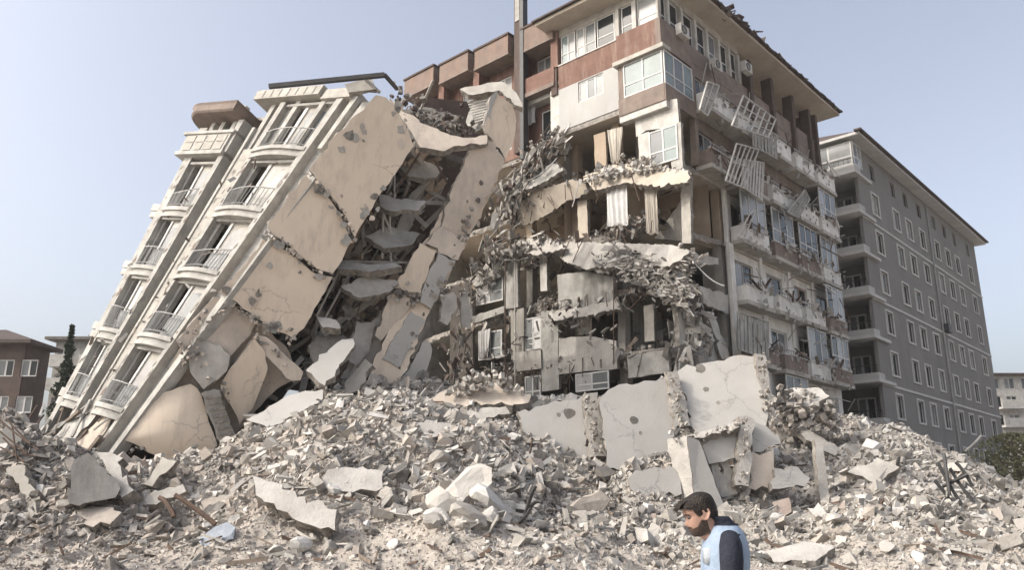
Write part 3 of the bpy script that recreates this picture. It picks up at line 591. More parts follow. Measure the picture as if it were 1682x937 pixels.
# --- surviving wall pieces of the torn face (row by row)
tw = MB()
for pts, n_, m in (
    ([(1040, 172), (1112, 162), (1116, 208), (1062, 214), (1045, 225)], .0, 'dusty_white'),
    ([(1098, 205), (1118, 200), (1122, 282), (1104, 282)], .1, 'white_paint'),
    ([(1048, 222), (1066, 216), (1068, 272), (1050, 274)], .0, 'dusty_white'),
    ([(975, 222), (994, 216), (996, 272), (978, 274)], -.4, 'ochre_room'),
    ([(1075, 392), (1118, 330), (1120, 396)], -1.0, 'grey_room'),
    ([(948, 330), (964, 328), (966, 392), (950, 394)], -.3, 'ceiling_cream'),
    ([(1118, 285), (1134, 290), (1135, 400), (1120, 400)], .1, 'cream'),
    ([(915, 452), (960, 446), (1010, 455), (1008, 500), (960, 508), (918, 512)], .3, 'dusty_grey'),
    ([(918, 556), (968, 552), (1012, 560), (1014, 606), (950, 612), (918, 616)], .4, 'concrete'),
    ([(1030, 585), (1098, 575), (1100, 612), (1032, 622)], .5, 'dusty_grey'),
    ([(1057, 503), (1073, 500), (1075, 560), (1059, 562)], -.3, 'cream'),
    ([(886, 425), (898, 424), (899, 478), (888, 479)], .2, 'dusty_white'),
    ([(828, 432), (850, 428), (851, 505), (829, 508)], .5, 'dusty_grey'),
    ([(838, 510), (860, 506), (860, 590), (840, 596)], .4, 'grey_room'),
    ([(888, 512), (916, 510), (918, 640), (890, 644)], .35, 'dusty_grey'),
    ([(843, 580), (888, 575), (889, 606), (844, 612)], .45, 'concrete'),
    ([(775, 462), (830, 440), (830, 452), (776, 474)], .5, 'dusty_grey'), ([(775, 520), (828, 503), (828, 514), (776, 532)], .5, 'dusty_grey'),
    ([(740, 470), (775, 462), (778, 660), (738, 668)], -.8, 'inner_shade')):
    tw = MB(); tw.poly([Lp(x, y, n_) for x, y in pts], -U, 0.2, m, 'fracture', 0.014, 0.35); tw.build('wall_piece', mbk)
for (x0, y0, x1, y1, n_, g, c_) in ((1066, 210, 1113, 268, 0.15, ['glass_teal', 'glass_dusty'], 2), (862, 522, 889, 575, .3, ['curtain_white', 'glass_dusty'], 2), (945, 612, 1000, 642, .4, ['glass_dusty', 'curtain_grey'], 2), (782, 450, 826, 498, .4, ['glass_dusty', 'curtain_grey'], 2), (862, 618, 888, 658, .3, ['glass_dark', 'glass_dusty'], 2), (786, 545, 824, 590, .3, ['glass_dusty', 'glass_dark'], 2)):
    pa, pb_ = Lp((x0 + x1) / 2, (y0 + y1) / 2, n_) - C, None
    a_ = [float((Lp(x, (y0 + y1) / 2, n_) - C) @ V) for x in (x0, x1)]; b_ = [float((Lp((x0 + x1) / 2, y, n_) - C)[2]) for y in (y0, y1)]
    window(mbk, FL, min(a_), max(a_), min(b_), max(b_), n_, 'frame_white', g, c_, 2, 0.07)
# drooping slab sheets of the torn face
for pts, n0, n1, m in (
    ([(893, 403), (940, 398), (1000, 399), (1060, 401), (1118, 404), (1132, 416), (1100, 438), (1040, 436), (1000, 440), (960, 442), (930, 430)], 0.9, 0.5, 'concrete'),
    ([(845, 345), (880, 312), (935, 296), (962, 300), (966, 318), (930, 330), (900, 352), (860, 372)], 0.2, 0.5, 'ceiling_cream'),
    ([(958, 290), (1000, 272), (1060, 272), (1128, 280), (1132, 300), (1080, 306), (1030, 300), (975, 312)], 0.6, 0.5, 'ceiling_cream'),
    ([(850, 395), (893, 388), (930, 408), (880, 420), (852, 412)], 0.7, 0.3, 'concrete'),
    ([(900, 512), (960, 505), (1010, 492), (1020, 506), (960, 520), (905, 528)], 0.6, 0.3, 'concrete'),
    ([(835, 300), (870, 282), (915, 268), (925, 280), (880, 306), (840, 322)], 0.6, 0.3, 'dusty_grey')):
    o = MB(); nn = nz(-U * 0.85 + Z * 0.35 * (1 if n0 > .5 else -1)); P0_ = C - U * n0 + Z * 0
    c0 = Lp(sum(p[0] for p in pts) / len(pts), sum(p[1] for p in pts) / len(pts), n0)
    o.poly([onplane(x, y, c0, nn) for x, y in pts], nn, 0.26, m, 'fracture', 0.05, 0.14); o.build('hanging_slab', mbk)
cr = MB()
AX = nz(-V * .8 - Z * .35)
shards(cr, [Lp(1030, 425, .9), Lp(1070, 455, .9), Lp(1130, 490, .7)], .28, 420, (.15, .75), ('chip_pale', 'chip_grey', 'chip_white', 'chip_dark', 'dusty_grey'), AX, .35)
shards(cr, [Lp(985, 425, .7), Lp(1060, 440, .9), Lp(1140, 432, .9)], .25, 200, (.15, .7), ('chip_pale', 'chip_grey', 'chip_dark', 'dusty_grey'), AX, .5)
for z, k in zip(FZ[2:7], range(2, 7)):
    shards(cr, [C + V * v + U * (0.5 + 0.5 * math.sin(v + k)) + Z * (z + 0.02) for v in np.arange(0.5 if k < 3 else 1.5, 13, 1.5)], .16, 150, (.1, .5), ('dusty_grey', 'chip_grey', 'chip_dark', 'wood', 'dusty_white', 'brown_dark', 'grey_room'))
    shards(cr, [C + V * v + U * 2.8 + Z * (z + 0.3) for v in np.arange(0.5 if k < 3 else 1.5, 13, 1.5)], .55, 130, (.2, 1.2), ('dusty_grey', 'chip_dark', 'wood', 'brown_dark', 'grey_room', 'ochre_room'))
    shards(cr, [C + V * v - U * 0.05 + Z * (z - 0.35) for v in np.arange(2, 13, 1.5)], .25, 70, (.15, .9), ('dusty_grey', 'chip_grey', 'chip_dark', 'wood', 'dusty_white'), -Z, .4)
shards(cr, [Lp(840, 320, .5), Lp(880, 270, .5), Lp(915, 225, .4)], .4, 200, (.15, .9), ('dusty_grey', 'dusty_white', 'chip_dark', 'brown_dark', 'chip_grey'), nz(V * .5 - Z * .6), .5)
shards(cr, [Rp(1110, 480, .4), Rp(1140, 530, .4), Rp(1125, 600, .5)], .35, 160, (.2, 1.0), ('dusty_grey', 'dusty_white', 'chip_dark', 'chip_grey'), -Z, .5)
shards(cr, [Lp(740, 640, 1), Lp(850, 560, .6), Lp(930, 520, .5), Lp(1050, 590, .6)], .4, 130, (.12, .6), ('dusty_grey', 'dusty_white', 'chip_dark', 'chip_grey', 'brown_dark'))
shards(cr, [Lp(800, 440, .8), Lp(830, 360, .6), Lp(850, 300, .5)], .5, 170, (.15, 1.0), ('dusty_grey', 'chip_dark', 'brown_dark', 'chip_grey', 'dusty_white', 'wood'), nz(V * .3 - Z * .7), .6)
shards(cr, [Lp(780, 470, .8), Lp(840, 420, .6), Lp(900, 400, .5)], .35, 160, (.15, .9), ('dusty_grey', 'chip_dark', 'chip_grey', 'concrete'))
shards(cr, [Lp(760, 640, 1), Lp(750, 540, .9), Lp(775, 460, .8)], .45, 110, (.15, .9), ('dusty_grey', 'chip_dark', 'brown_dark', 'chip_grey', 'wood'), -Z, .6)
crumble(cr, [Lp(965, 296, .7), Lp(1000, 284, .7), Lp(1040, 277, .7), Lp(1128, 284, .5)], 0.14, 130, (.04, .17), ('chip_pale', 'chip_white', 'chip_grey'))
crumble(cr, [Lp(1040, 440, .9), Lp(1080, 465, .9), Lp(1120, 490, .7)], 0.38, 200, (.03, .11), ('chip_pale', 'chip_grey', 'chip_dark'))
crumble(cr, [Lp(1000, 425, .8), Lp(1060, 445, .9), Lp(1135, 440, .9)], 0.3, 140, (.03, .11), ('chip_pale', 'chip_grey', 'chip_dark'))
for z, k in zip(FZ[2:7], range(2, 7)):
    crumble(cr, [C + V * v + U * (0.3 + 0.5 * math.sin(v + k)) + Z * (z + 0.02) for v in np.arange(0.5 if k < 3 else 1.5, 13, 1.5)], 0.2, 230, (.03, .13), ('fracture', 'chip_grey', 'chip_dark', 'chip_tan'))
    crumble(cr, [C + V * v + U * (1.6 + 0.9 * math.sin(v + k)) + Z * (z + 0.15) for v in np.arange(1, 13, 1.5)], 0.35, 170, (.04, .18), ('fracture', 'chip_grey', 'chip_dark', 'chip_tan'))
crumble(cr, [Rp(1135, 520, .2), Rp(1160, 560, .2), Rp(1120, 600, .4)], 0.3, 90)
crumble(cr, [Lp(850, 300, .2), Lp(880, 260, .2), Lp(905, 235, .2)], 0.4, 180, (.03, .15))
tag(cr.build('debris'), 'broken concrete crumbs spilling off the torn floor edges', 'rubble', kind='stuff')
# wires and bent bars hanging off the torn face
wr = MB()
def sag(p, q, d, n=8): return [np.array(p) + (np.array(q) - np.array(p)) * i / n - Z * d * 4 * (i / n) * (1 - i / n) for i in range(n + 1)]
for (a, b, d) in (((1008, 440), (1008, 600), 0), ((845, 410), (846, 640), 0), ((830, 420), (830, 640), 0), ((900, 230), (850, 330), .2), ((915, 260), (860, 300), .2), ((1035, 280), (1050, 330), 0), ((950, 300), (940, 340), 0.1), ((1100, 430), (1140, 520), .3), ((1080, 440), (1120, 470), .1), ((1140, 430), (1190, 470), .2), ((870, 250), (905, 200), .1)):
    wr = MB(); wr.tube(sag(Lp(*a, .9), Lp(*b, .9), d), 0.03, random.choice(['steel', 'rust', 'dusty_white']), 5); wr.build('cable', mbk)
wr = MB()
for i in range(150):
    v = rng.uniform(0.3, 12); z = FZ[rng.integers(2, 7)]; p = C + V * v - U * rng.uniform(-.2, .2) + Z * (z - .1); wr.tube([p, p - U * rng.uniform(.1, .5) + V * rng.normal(0, .2) - Z * rng.uniform(-.1, .4), p - U * rng.uniform(.1, .7) + V * rng.normal(0, .5) - Z * rng.uniform(.1, 1.5)], 0.022, 'rust', 4)
tag(wr.build('rebar', mbk), kind='stuff')

# ---- curtains still hanging in the torn rooms
def curtain(p0, p1, drop, m, label, taper=1.0, n_=0.3, waves=5, plane=Lp):
    mb = MB(); a, b = plane(*p0, n_), plane(*p1, n_); c_ = plane(p0[0], drop, n_); pleated(mb, a, b, (0, 0, c_[2] - a[2]), m, 0.05, waves, taper=taper)
    tag(mb.build('curtain', smooth=True), label, 'curtain', 'curtains left in the torn rooms')
curtain((995, 298), (1030, 294), 372, 'curtain_white', 'wide white curtain hanging below the crumbled slab edge')
curtain((1058, 306), (1079, 304), 386, 'curtain_cream', 'narrow cream curtain right of the wide white one', .85)
curtain((998, 214), (1022, 208), 268, 'curtain_cream', 'drawn aside beige curtain under the white wall panel', .6, -.2)
curtain((893, 232), (908, 229), 282, 'curtain_white', 'thin pale curtain strip by the chimney foot', .7, -.1, 3)
curtain((862, 158), (880, 150), 208, 'curtain_white', 'white curtain in the opening below the red balcony', .9, -.6, 4)
curtain((785, 545), (806, 540), 590, 'curtain_grey', 'grey torn curtain near the foot of the leaning wing', .7, .45, 4)
curtain((948, 512), (972, 508), 552, 'curtain_cream', 'brownish short curtain beside the lowest dark room', .9, -.3, 4)
curtain((1162, 512), (1172, 514), 560, 'curtain_white', 'ragged white curtain at the torn corner', .6, .2, 3, Rp)

# ---- torn awnings and screens hanging off the long face
def frame_thing(name, label, cat, pts, n_, bars, m='dusty_grey', slats=0, fill=None, tilt=0.0):
    mb = MB(); nn = nz(-V + Z * tilt); c0 = Rp(*pts[0], n_); P_ = [onplane(x, y, c0, nn) for x, y in pts]; k = len(P_)
    for i in range(k): mb.bar(P_[i], P_[(i + 1) % k], 0.085, m, 0.06)
    for i in range(1, bars):
        t = i / bars; mb.bar(P_[0] + (P_[1] - P_[0]) * t, P_[3] + (P_[2] - P_[3]) * t, 0.07, m, 0.05)
    for i in range(1, slats):
        t = i / slats; mb.bar(P_[0] + (P_[3] - P_[0]) * t, P_[1] + (P_[2] - P_[1]) * t, 0.06, m, 0.05)
    if fill:
        K = 14
        for i in range(K):
            a, b = i / K, (i + 0.86) / K; q0, q1 = P_[0] + (P_[1] - P_[0]) * a, P_[0] + (P_[1] - P_[0]) * b; r0, r1 = P_[3] + (P_[2] - P_[3]) * a, P_[3] + (P_[2] - P_[3]) * b
            d = nn * (0.02 if i % 2 else -0.02); mb.hexa([q0 - nn * .05 + d, q1 - nn * .05 + d, r1 - nn * .05 + d, r0 - nn * .05 + d, q0 - nn * .03 + d, q1 - nn * .03 + d, r1 - nn * .03 + d, r0 - nn * .03 + d], fill)
    tag(mb.build(name), label, cat)
frame_thing('torn_awning', 'pale lattice awning frame tipped over below the eave', 'awning', [(1221, 157), (1274, 196), (1262, 226), (1202, 206)], 1.5, 6, 'dusty_white', 3, None, .3)
frame_thing('corrugated_screen', 'grey corrugated screen hanging under the tipped lattice frame', 'screen', [(1236, 208), (1274, 222), (1276, 262), (1238, 240)], 1.35, 2, 'dusty_grey', 0, 'dusty_grey')
frame_thing('torn_awning', 'broken lattice struts slanting down the long face', 'awning', [(1210, 236), (1246, 246), (1222, 309), (1192, 297)], 1.6, 5, 'dusty_white', 2, None, .1)
frame_thing('corrugated_screen', 'pale corrugated screen behind the slanting struts', 'screen', [(1222, 262), (1255, 268), (1252, 330), (1219, 306)], 1.3, 2, 'dusty_white', 0, 'dusty_white')
frame_thing('hanging_awning', 'dust grey panel dangling near the far end of the long face', 'awning', [(1322, 312), (1330, 328), (1311, 358), (1293, 349)], 1.4, 2, 'dusty_grey', 2, 'dusty_grey')
frame_thing('hanging_awning', 'tilted awning panel below the corner bay window', 'awning', [(1162, 134), (1181, 141), (1162, 190), (1149, 180)], 1.5, 2, 'dusty_white', 2, 'dusty_grey')
frame_thing('torn_awning', 'bent pale strut frame in the middle of the long face', 'awning', [(1232, 350), (1240, 346), (1222, 392), (1212, 390)], 1.2, 1, 'dusty_white', 2)
frame_thing('corrugated_screen', 'dull grey screen over the lowest balcony on the long face', 'screen', [(1212, 512), (1262, 530), (1262, 590), (1214, 575)], 1.1, 3, 'dusty_grey', 0, 'dusty_grey')
def ac(px, py, n_, label):
    r = thing('air_conditioner', label, 'air conditioner', tuple(Rp(px, py, n_))); c_ = Rp(px, py, n_)
    b = MB(); b.box(c_, U * .42, V * .16, Z * .3, 'dusty_white'); b.build('casing', r)
    f = MB(); ring = [c_ - V * .18 + U * (-.1 + .22 * math.cos(t)) + Z * (.22 * math.sin(t)) for t in np.linspace(0, 2 * math.pi, 17)]; f.tube(ring, .02, 'chimney_metal', 5)
    for i in range(5): f.bar(c_ - V * .18 + U * (-.3) + Z * (-.16 + i * .08), c_ - V * .18 + U * .1 + Z * (-.16 + i * .08), .015, 'chimney_metal')
    f.build('grille', r)
ac(1121, 52, .5, 'dusty white air conditioner below the corner top floor windows')
ac(1176, 108, .5, 'dusty white air conditioner beneath the long row of dark windows')
ac(1226, 112, .6, 'dusty white air conditioner right under the broken roof tiles')

_p = onplane(1557, 540, G - V * .3, V)
r_ac = thing('air_conditioner', 'dark air conditioner on the long wall of the grey block', 'air conditioner', tuple(_p))
b = MB(); b.box(_p, U * .5, V * .2, Z * .36, 'chimney_metal'); b.build('casing', r_ac)
b = MB(); b.tube([_p - V * .21 + U * (.1 + .22 * math.cos(t)) + Z * (.22 * math.sin(t)) for t in np.linspace(0, 2 * math.pi, 17)], .02, 'rail_grey', 5); b.build('grille', r_ac)
# ================================================================ LEANING BLOCK
P0 = atY(205, 722, 29.0); P1 = atY(622, 155, 29.0)
EH = nz(P1 - P0); ED = nz([-.85, .5, .2]); NF = nz(np.cross(EH, ED)); EW = nz([.72, .45, -.5]); NW = nz(np.cross(EW, EH))
def FB_(s_, h, o): return P0 + EH * h + ED * (s_ * (4.85 + 0.34 * h)) + NF * o
def Wp(px, py, off=0.0): return onplane(px, py, P0 + NW * off, NW)
lb = thing('leaning_block', 'leaning apartment block with beige end wall and two rows of balconies', 'building', tuple(P0))
HB = [-2.1, .98, 4.04, 7.08, 10.1, 13.2]
HT = 15.9
mb = MB()
def fbox(mb, s0, s1, h0, h1, o0, o1, m): mb.fr(FB_, s0, s1, h0, h1, o0, o1, m)
fbox(mb, 0, 0.05, -0.6, 15.6, -.4, 0.06, 'white_paint'); fbox(mb, 0.05, .165, -1.6, 15.6, -.45, -.26, 'dusty_white')
fbox(mb, .165, .2, -1.6, HT, -.4, .14, 'white_paint'); fbox(mb, .50, .53, -2.2, HT, -.4, .12, 'white_paint')
fbox(mb, .53, .615, -2.4, 13.4, -.4, -.02, 'cream'); fbox(mb, .615, .632, -2.4, 14.6, -.4, .04, 'white_paint')
fbox(mb, .632, .70, -2.0, 14.6, -1.3, -1.1, 'inner_shade'); fbox(mb, .70, .735, -1.8, HT - .9, -.4, .16, 'white_paint'); fbox(mb, .945, 1.0, -1.4, HT - 1.2, -.4, .08, 'white_paint')  # dark strip set deep: the groove's shadow put into the colour
fbox(mb, .2, .5, -1.8, HT, -2.2, -2.0, 'inner_shade'); fbox(mb, .735, .945, -1.6, HT - 1, -2.2, -2.0, 'inner_shade')  # near-black sheets painted as the unlit inside behind the balconies
mb.build('facade_wall', lb)
dm = MB()                                                     # joints, spalls and hanging shards on the facade
for h in np.arange(-1.5, 13.2, 1.02):
    fbox(dm, .532, .618, h, h + .03, -.019, -.005, 'dusty_grey'); fbox(dm, .055, .16, h + .4, h + .43, -.259, -.245, 'dusty_grey')
for _ in range(170):
    s_ = random.choice([rng.uniform(.54, .61), rng.uniform(.06, .155), rng.uniform(.505, .528), rng.uniform(.705, .73), rng.uniform(.95, .995), rng.uniform(.17, .197)]); o_ = -.02 if .53 < s_ < .62 else (-.26 if s_ < .16 else (.12 if s_ < .53 else (.16 if s_ < .75 else .08)))
    if .165 <= s_ < .2: o_ = .14
    c0 = FB_(s_, rng.uniform(-1.5, 13), o_ + .012); k_ = rng.integers(5, 8); R1 = rng.uniform(.05, .22); pts_ = [c0 + (ED * math.cos(a) * .5 + EH * math.sin(a) * 1.3) * R1 * rng.uniform(.5, 1) for a in np.linspace(0, 2 * math.pi, k_ + 1)[:-1]]
    dm.poly(pts_, NF, .02, random.choice(['fracture', 'dusty_grey', 'concrete', 'brown_band']))
for _ in range(60): shards(dm, [FB_(.3, rng.uniform(-1, 14), .1), FB_(.95, rng.uniform(-1, 14), .1)], .12, 1, (.1, .5), ('dusty_grey', 'dusty_white', 'wood', 'brown_dark'), EH, .6)
tag(dm.build('facade_damage', lb), kind='stuff')
for ci, (s0, s1) in enumerate(((.2, .5), (.735, .945))):
    for k, h in enumerate(HB[1:] if ci == 0 else HB[1:]):
        nh = h + 3.05
        pb = MB(); w_ = s1 - s0
        if k < 4 or ci == 0:
            o_ = -.17
            fbox(pb, s0, s0 + w_ * .56, h + .05, nh - .55, o_ - .12, o_, 'dusty_white' if (k + ci) % 2 else 'cream')
            fbox(pb, s0 + w_ * .07, s0 + w_ * .48, h + .3, nh - .85, o_ + .002, o_ + .03, random.choice(['curtain_white', 'curtain_grey', 'glass_dusty', 'dusty_white']))
            fbox(pb, s0, s1, nh - .55, nh - .42, o_ - .1, .02, 'dusty_grey'); fbox(pb, s0 + w_ * .56, s0 + w_ * .62, h + .05, nh - .55, o_ - .12, o_ + .06, 'frame_white'); fbox(pb, s0 + w_ * .9, s1, h + .05, nh - .55, o_ - .2, o_ + .02, 'dusty_grey')
            pb.build('balcony_door', lb)
        b = MB()
        if k == 4 and ci == 1:
            pass
        else:
            K = 8; bow = .34 if ci == 0 else .16
            for i in range(K):
                t0, t1 = i / K, (i + 1) / K; f_ = lambda t: .06 + bow * math.sin(math.pi * (0.12 + 0.76 * t))
                ss0, ss1 = s0 - .02 + (w_ + .04) * t0, s0 - .02 + (w_ + .04) * t1
                for (d0, d1, ext, m) in ((-.12, .06, .0, 'white_paint'), (-.26, -.121, -.09, 'dusty_grey'), (-.42, -.261, -.05, 'white_paint')):
                    P = lambda s_, hh, o: FB_(s_, hh, o)
                    b.hexa([FB_(ss0, h + d0, -.9), FB_(ss1, h + d0, -.9), FB_(ss1, h + d1, -.9), FB_(ss0, h + d1, -.9), FB_(ss0, h + d0, f_(t0) + ext), FB_(ss1, h + d0, f_(t1) + ext), FB_(ss1, h + d1, f_(t1) + ext), FB_(ss0, h + d1, f_(t0) + ext)], m)
            bo = b.build('balcony', lb)
            r_ = MB(); bt, bo_ = rng.normal(0, .10), rng.normal(0, .06); top = [FB_(s0 + w_ * t, h + 1.0 + bt * (t - .5), f_(t) - .05 + bo_ * math.sin(3 * t)) for t in np.linspace(0, 1, 9)]; r_.tube(top, .028, 'rail_grey', 5)
            for t in np.linspace(0.02, .98, 15):
                if rng.random() < .85: r_.bar(FB_(s0 + w_ * t, h + .06, f_(t) - .05), FB_(s0 + w_ * t + rng.normal(0, .004), h + 1.0 + bt * (t - .5), f_(t) - .05 + bo_ * math.sin(3 * t)), .022, 'rail_grey')
            low = [FB_(s0 + w_ * t, h + .2, f_(t) - .05) for t in np.linspace(0, 1, 9)]; r_.tube(low, .02, 'rail_grey', 4)
            if k in (0, 1, 2): r_.hexa([FB_(s0 + w_ * .1, h + .1, .0), FB_(s0 + w_ * .55, h + .1, .0), FB_(s0 + w_ * .55, h + .95, .0), FB_(s0 + w_ * .1, h + .95, .0), FB_(s0 + w_ * .1, h + .1, .03), FB_(s0 + w_ * .55, h + .1, .03), FB_(s0 + w_ * .55, h + .95, .03), FB_(s0 + w_ * .1, h + .95, .03)], 'glass_dusty')
            r_.build('railing', bo)
for k, h in enumerate(HB[1:5]):          # rounded balcony ends on the hidden far side
    b = MB()
    for d0, d1, e_ in ((-.35, -.05, .085), (.0, .35, .10)): fbox(b, 1.002, 1.0 + e_, h + d0, h + d1, -.9, -.1, 'dusty_white')
    fbox(b, 1.002, 1.02, h + .5, h + 2.6, -.9, -.3, 'dusty_grey'); b.build('far_balcony', lb)
# floors and a shade-coloured back sheet so the balconies have depth
mb = MB()
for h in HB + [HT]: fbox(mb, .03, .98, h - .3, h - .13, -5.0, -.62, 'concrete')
fbox(mb, .03, .98, -1.8, HT, -5.2, -5.02, 'inner_shade'); fbox(mb, .98, 1.0, -1.4, HT - 1.2, -5.0, -.42, 'dusty_grey'); mb.build('floor_slab', lb)
# top storey: pilasters, dark openings, roof edge, rounded canopy
mb = MB(); fbox(mb, .72, 1.04, 13.15, 14.15, -.4, .25, 'white_paint')
for i in range(4): fbox(mb, .735 + i * .075, .795 + i * .075, 13.25, 13.65, .251, .28, 'cream'); fbox(mb, .735 + i * .075, .795 + i * .075, 13.7, 14.08, .251, .28, 'cream')
fbox(mb, .70, 1.05, 12.95, 13.149, -.5, .35, 'white_paint'); fbox(mb, .70, 1.06, 14.151, 14.3, -.5, .33, 'white_paint'); mb.build('top_parapet', lb)
mb = MB()
for s_, o in ((.78, .0), (.86, .0), (.93, .0), (.60, -.1), (.44, .0), (.28, .05), (.12, .0)): fbox(mb, s_ - .013, s_ + .013, 13.3, 16.0, o - .25, o, 'white_paint')
fbox(mb, .86, .92, 14.3, 15.4, -.4, -.3, 'curtain_white'); fbox(mb, .3, .42, 13.7, 16.3, -.9, -.8, 'dusty_grey'); fbox(mb, .13, .27, 14.0, 16.0, -.5, -.4, 'dusty_grey'); mb.build('top_pilaster', lb)
# rounded brown canopy
can = MB()
def canopy_ring(h, grow, o_out):
    pts = [FB_(.72 - .01 * grow, h, -1.6), FB_(.72 - .01 * grow, h, o_out)]
    for i in range(13):
        a = math.pi / 2 * (1 - i / 12); pts.append(FB_(.955 + (.125 + .012 * grow) * math.cos(a), h, -.5 + (o_out + .5) * math.sin(a)))
    pts.append(FB_(1.08 + .012 * grow, h, -1.6)); return pts
rings = [canopy_ring(15.05, 0, .72), canopy_ring(15.12, .8, .80), canopy_ring(15.42, 1, .82), canopy_ring(15.52, 1.6, .88)]
n0 = len(rings[0]); vv = [p for r in rings for p in r]
can.add(vv, [(r * n0 + i, r * n0 + (i + 1) % n0, (r + 1) * n0 + (i + 1) % n0, (r + 1) * n0 + i) for r in range(3) for i in range(n0)] + [tuple(range(n0))[::-1]], 'brown_band')
can.add(rings[3], [tuple(range(n0))], 'dusty_white'); can.build('canopy', lb)
mb = MB()
fbox(mb, .30, .69, 16.0, 16.5, -1.8, .35, 'cream'); fbox(mb, .13, .29, 15.85, 16.35, -1.6, .2, 'cream')
for i in range(7): fbox(mb, .335 + i * .05, .34 + i * .05, 16.05, 16.45, .351, .37, 'dusty_grey')
mb.bar(atY(442, 142, 27.2), atY(632, 123, 27.2), .16, 'chimney_metal'); mb.bar(atY(632, 123, 27.2), atY(652, 146, 29.0), .12, 'chimney_metal'); mb.bar(atY(600, 130, 28.4), atY(624, 152, 29.0), .1, 'dusty_white')
mb.poly([atY(x, y, 28.7) for x, y in ((566, 138), (610, 127), (618, 146), (572, 152))], A(0, -1, 0), .3, 'cream', 'fracture', .03)
mb.build('roof_edge', lb)
# beige end wall: one panel per storey, cracked apart
panels = [
 ([(508, 279), (530, 250), (548, 226), (580, 192), (603, 172), (618, 156), (634, 160), (652, 180), (668, 212), (679, 240), (650, 285), (622, 322), (601, 358), (583, 390), (566, 352), (541, 318)], 0.10, 'beige_wall', (0, 0, 0)),
 ([(503, 288), (538, 323), (561, 356), (577, 398), (562, 428), (546, 450), (520, 441), (472, 402), (444, 382), (440, 366), (470, 330)], 0.02, 'beige_wall', (.02, 0, .03)),
 ([(434, 390), (470, 412), (518, 450), (546, 455), (528, 488), (506, 528), (482, 556), (456, 545), (420, 522), (382, 492), (358, 480), (396, 442)], -0.06, 'beige_wall', (-.02, 0, .02)),
 ([(352, 488), (384, 500), (420, 530), (412, 550), (388, 575), (360, 598), (330, 580), (300, 575), (290, 560), (320, 525)], -0.22, 'beige_shell', (.1, 0, .12)),
 ([(420, 545), (446, 560), (470, 585), (498, 612), (494, 625), (470, 622), (452, 600), (430, 575)], .15, 'beige_shell', (-.15, 0, .1)),
 ([(362, 632), (375, 610), (395, 585), (418, 556), (436, 580), (440, 606), (428, 640), (415, 672), (393, 700), (380, 668), (368, 650)], 0.06, 'beige_wall', (.05, 0, -.1)),
]
for pts, off, m, tl in panels:
    nn = nz(NW + A(*tl)); cx_, cy_ = sum(p[0] for p in pts) / len(pts), sum(p[1] for p in pts) / len(pts); c0 = Wp(cx_, cy_, off)
    b = MB(); b.poly([onplane(x, y, c0, nn) for x, y in pts], nn, 0.26, m, 'fracture', 0.03, 0.22); b.build('end_wall_panel', lb)
b = MB(); b.poly([Wp(x, y, -.62) for x, y in ((262, 640), (300, 560), (352, 492), (420, 524), (470, 570), (492, 616), (446, 648), (396, 704), (352, 748), (300, 760))], NW, .3, 'beige_shell', 'fracture', .03, .25); b.build('inner_wall', lb)
pt = MB()                                                     # plaster fallen off in patches along the panel joints
for (x0, y0, x1, y1) in ((508, 286, 578, 392), (440, 386, 545, 450), (362, 488, 470, 556), (640, 180, 672, 240), (560, 240, 600, 190), (585, 385, 640, 300), (450, 440, 420, 500)):
    for _ in range(7):
        t = rng.random(); off_ = .125 if x0 > 505 else (.045 if x0 > 439 else -.03); c0 = Wp(x0 + (x1 - x0) * t + rng.normal(0, 7), y0 + (y1 - y0) * t + rng.normal(0, 7), off_); R1 = rng.uniform(.06, .3)
        pt.poly([c0 + (EW * math.cos(a) + EH * math.sin(a)) * R1 * rng.uniform(.4, 1) for a in np.linspace(0, 2 * math.pi, 9)[:-1]], NW, .012, random.choice(['fracture', 'concrete', 'dusty_grey', 'beige_shell']))
tag(pt.build('bare_patches', lb), kind='stuff')
# lowest panel has buckled outwards: a domed plate
def domed(outline, c0, nn, bulge, thick, m, medge):
    P_ = [onplane(x, y, c0, nn) for x, y in outline]; dense = []
    for i in range(len(P_)):
        p, q = P_[i], P_[(i + 1) % len(P_)]; k = max(1, int(np.linalg.norm(q - p) / .2))
        for j in range(k): dense.append(p + (q - p) * j / k)
    cen = sum(dense) / len(dense); n_ = len(dense); mb = MB(); R_ = 12; v = []
    sm = [np.array(p) for p in dense]
    for _ in range(14): sm = [(sm[i - 1] + sm[i] * 2 + sm[(i + 1) % n_]) / 4 for i in range(n_)]
    rough_ = [p + rng.normal(0, .02, 3) for p in dense]
    for r in range(R_): 
        t = 1 - r / R_
        w_ = (1 - t) ** .5
        for p, q_ in zip(rough_, sm): v.append(cen + (p * (1 - w_) + q_ * w_ - cen) * t + nn * bulge * (1 - t ** 2))
    v.append(cen + nn * bulge); f = []
    for r in range(R_ - 1):
        for i in range(n_): j = (i + 1) % n_; f.append((r * n_ + i, r * n_ + j, (r + 1) * n_ + j, (r + 1) * n_ + i))
    for i in range(n_): f.append(((R_ - 1) * n_ + i, (R_ - 1) * n_ + (i + 1) % n_, R_ * n_))
    mb.add(v, f, m); back = [p - nn * thick + rng.normal(0, .03, 3) for p in dense]
    mb.add(dense + back, [(i, (i + 1) % n_, n_ + (i + 1) % n_, n_ + i) for i in range(n_)] + [tuple(range(n_, 2 * n_))], medge); return mb
domed([(203, 722), (225, 690), (249, 661), (270, 645), (285, 640), (313, 631), (332, 648), (342, 690), (358, 733), (331, 764), (296, 768), (252, 748)], Wp(285, 700, .1), nz(NW + A(-.12, 0, .12)), .34, .25, 'beige_wall', 'fracture').build('end_wall_panel', lb, smooth=True)
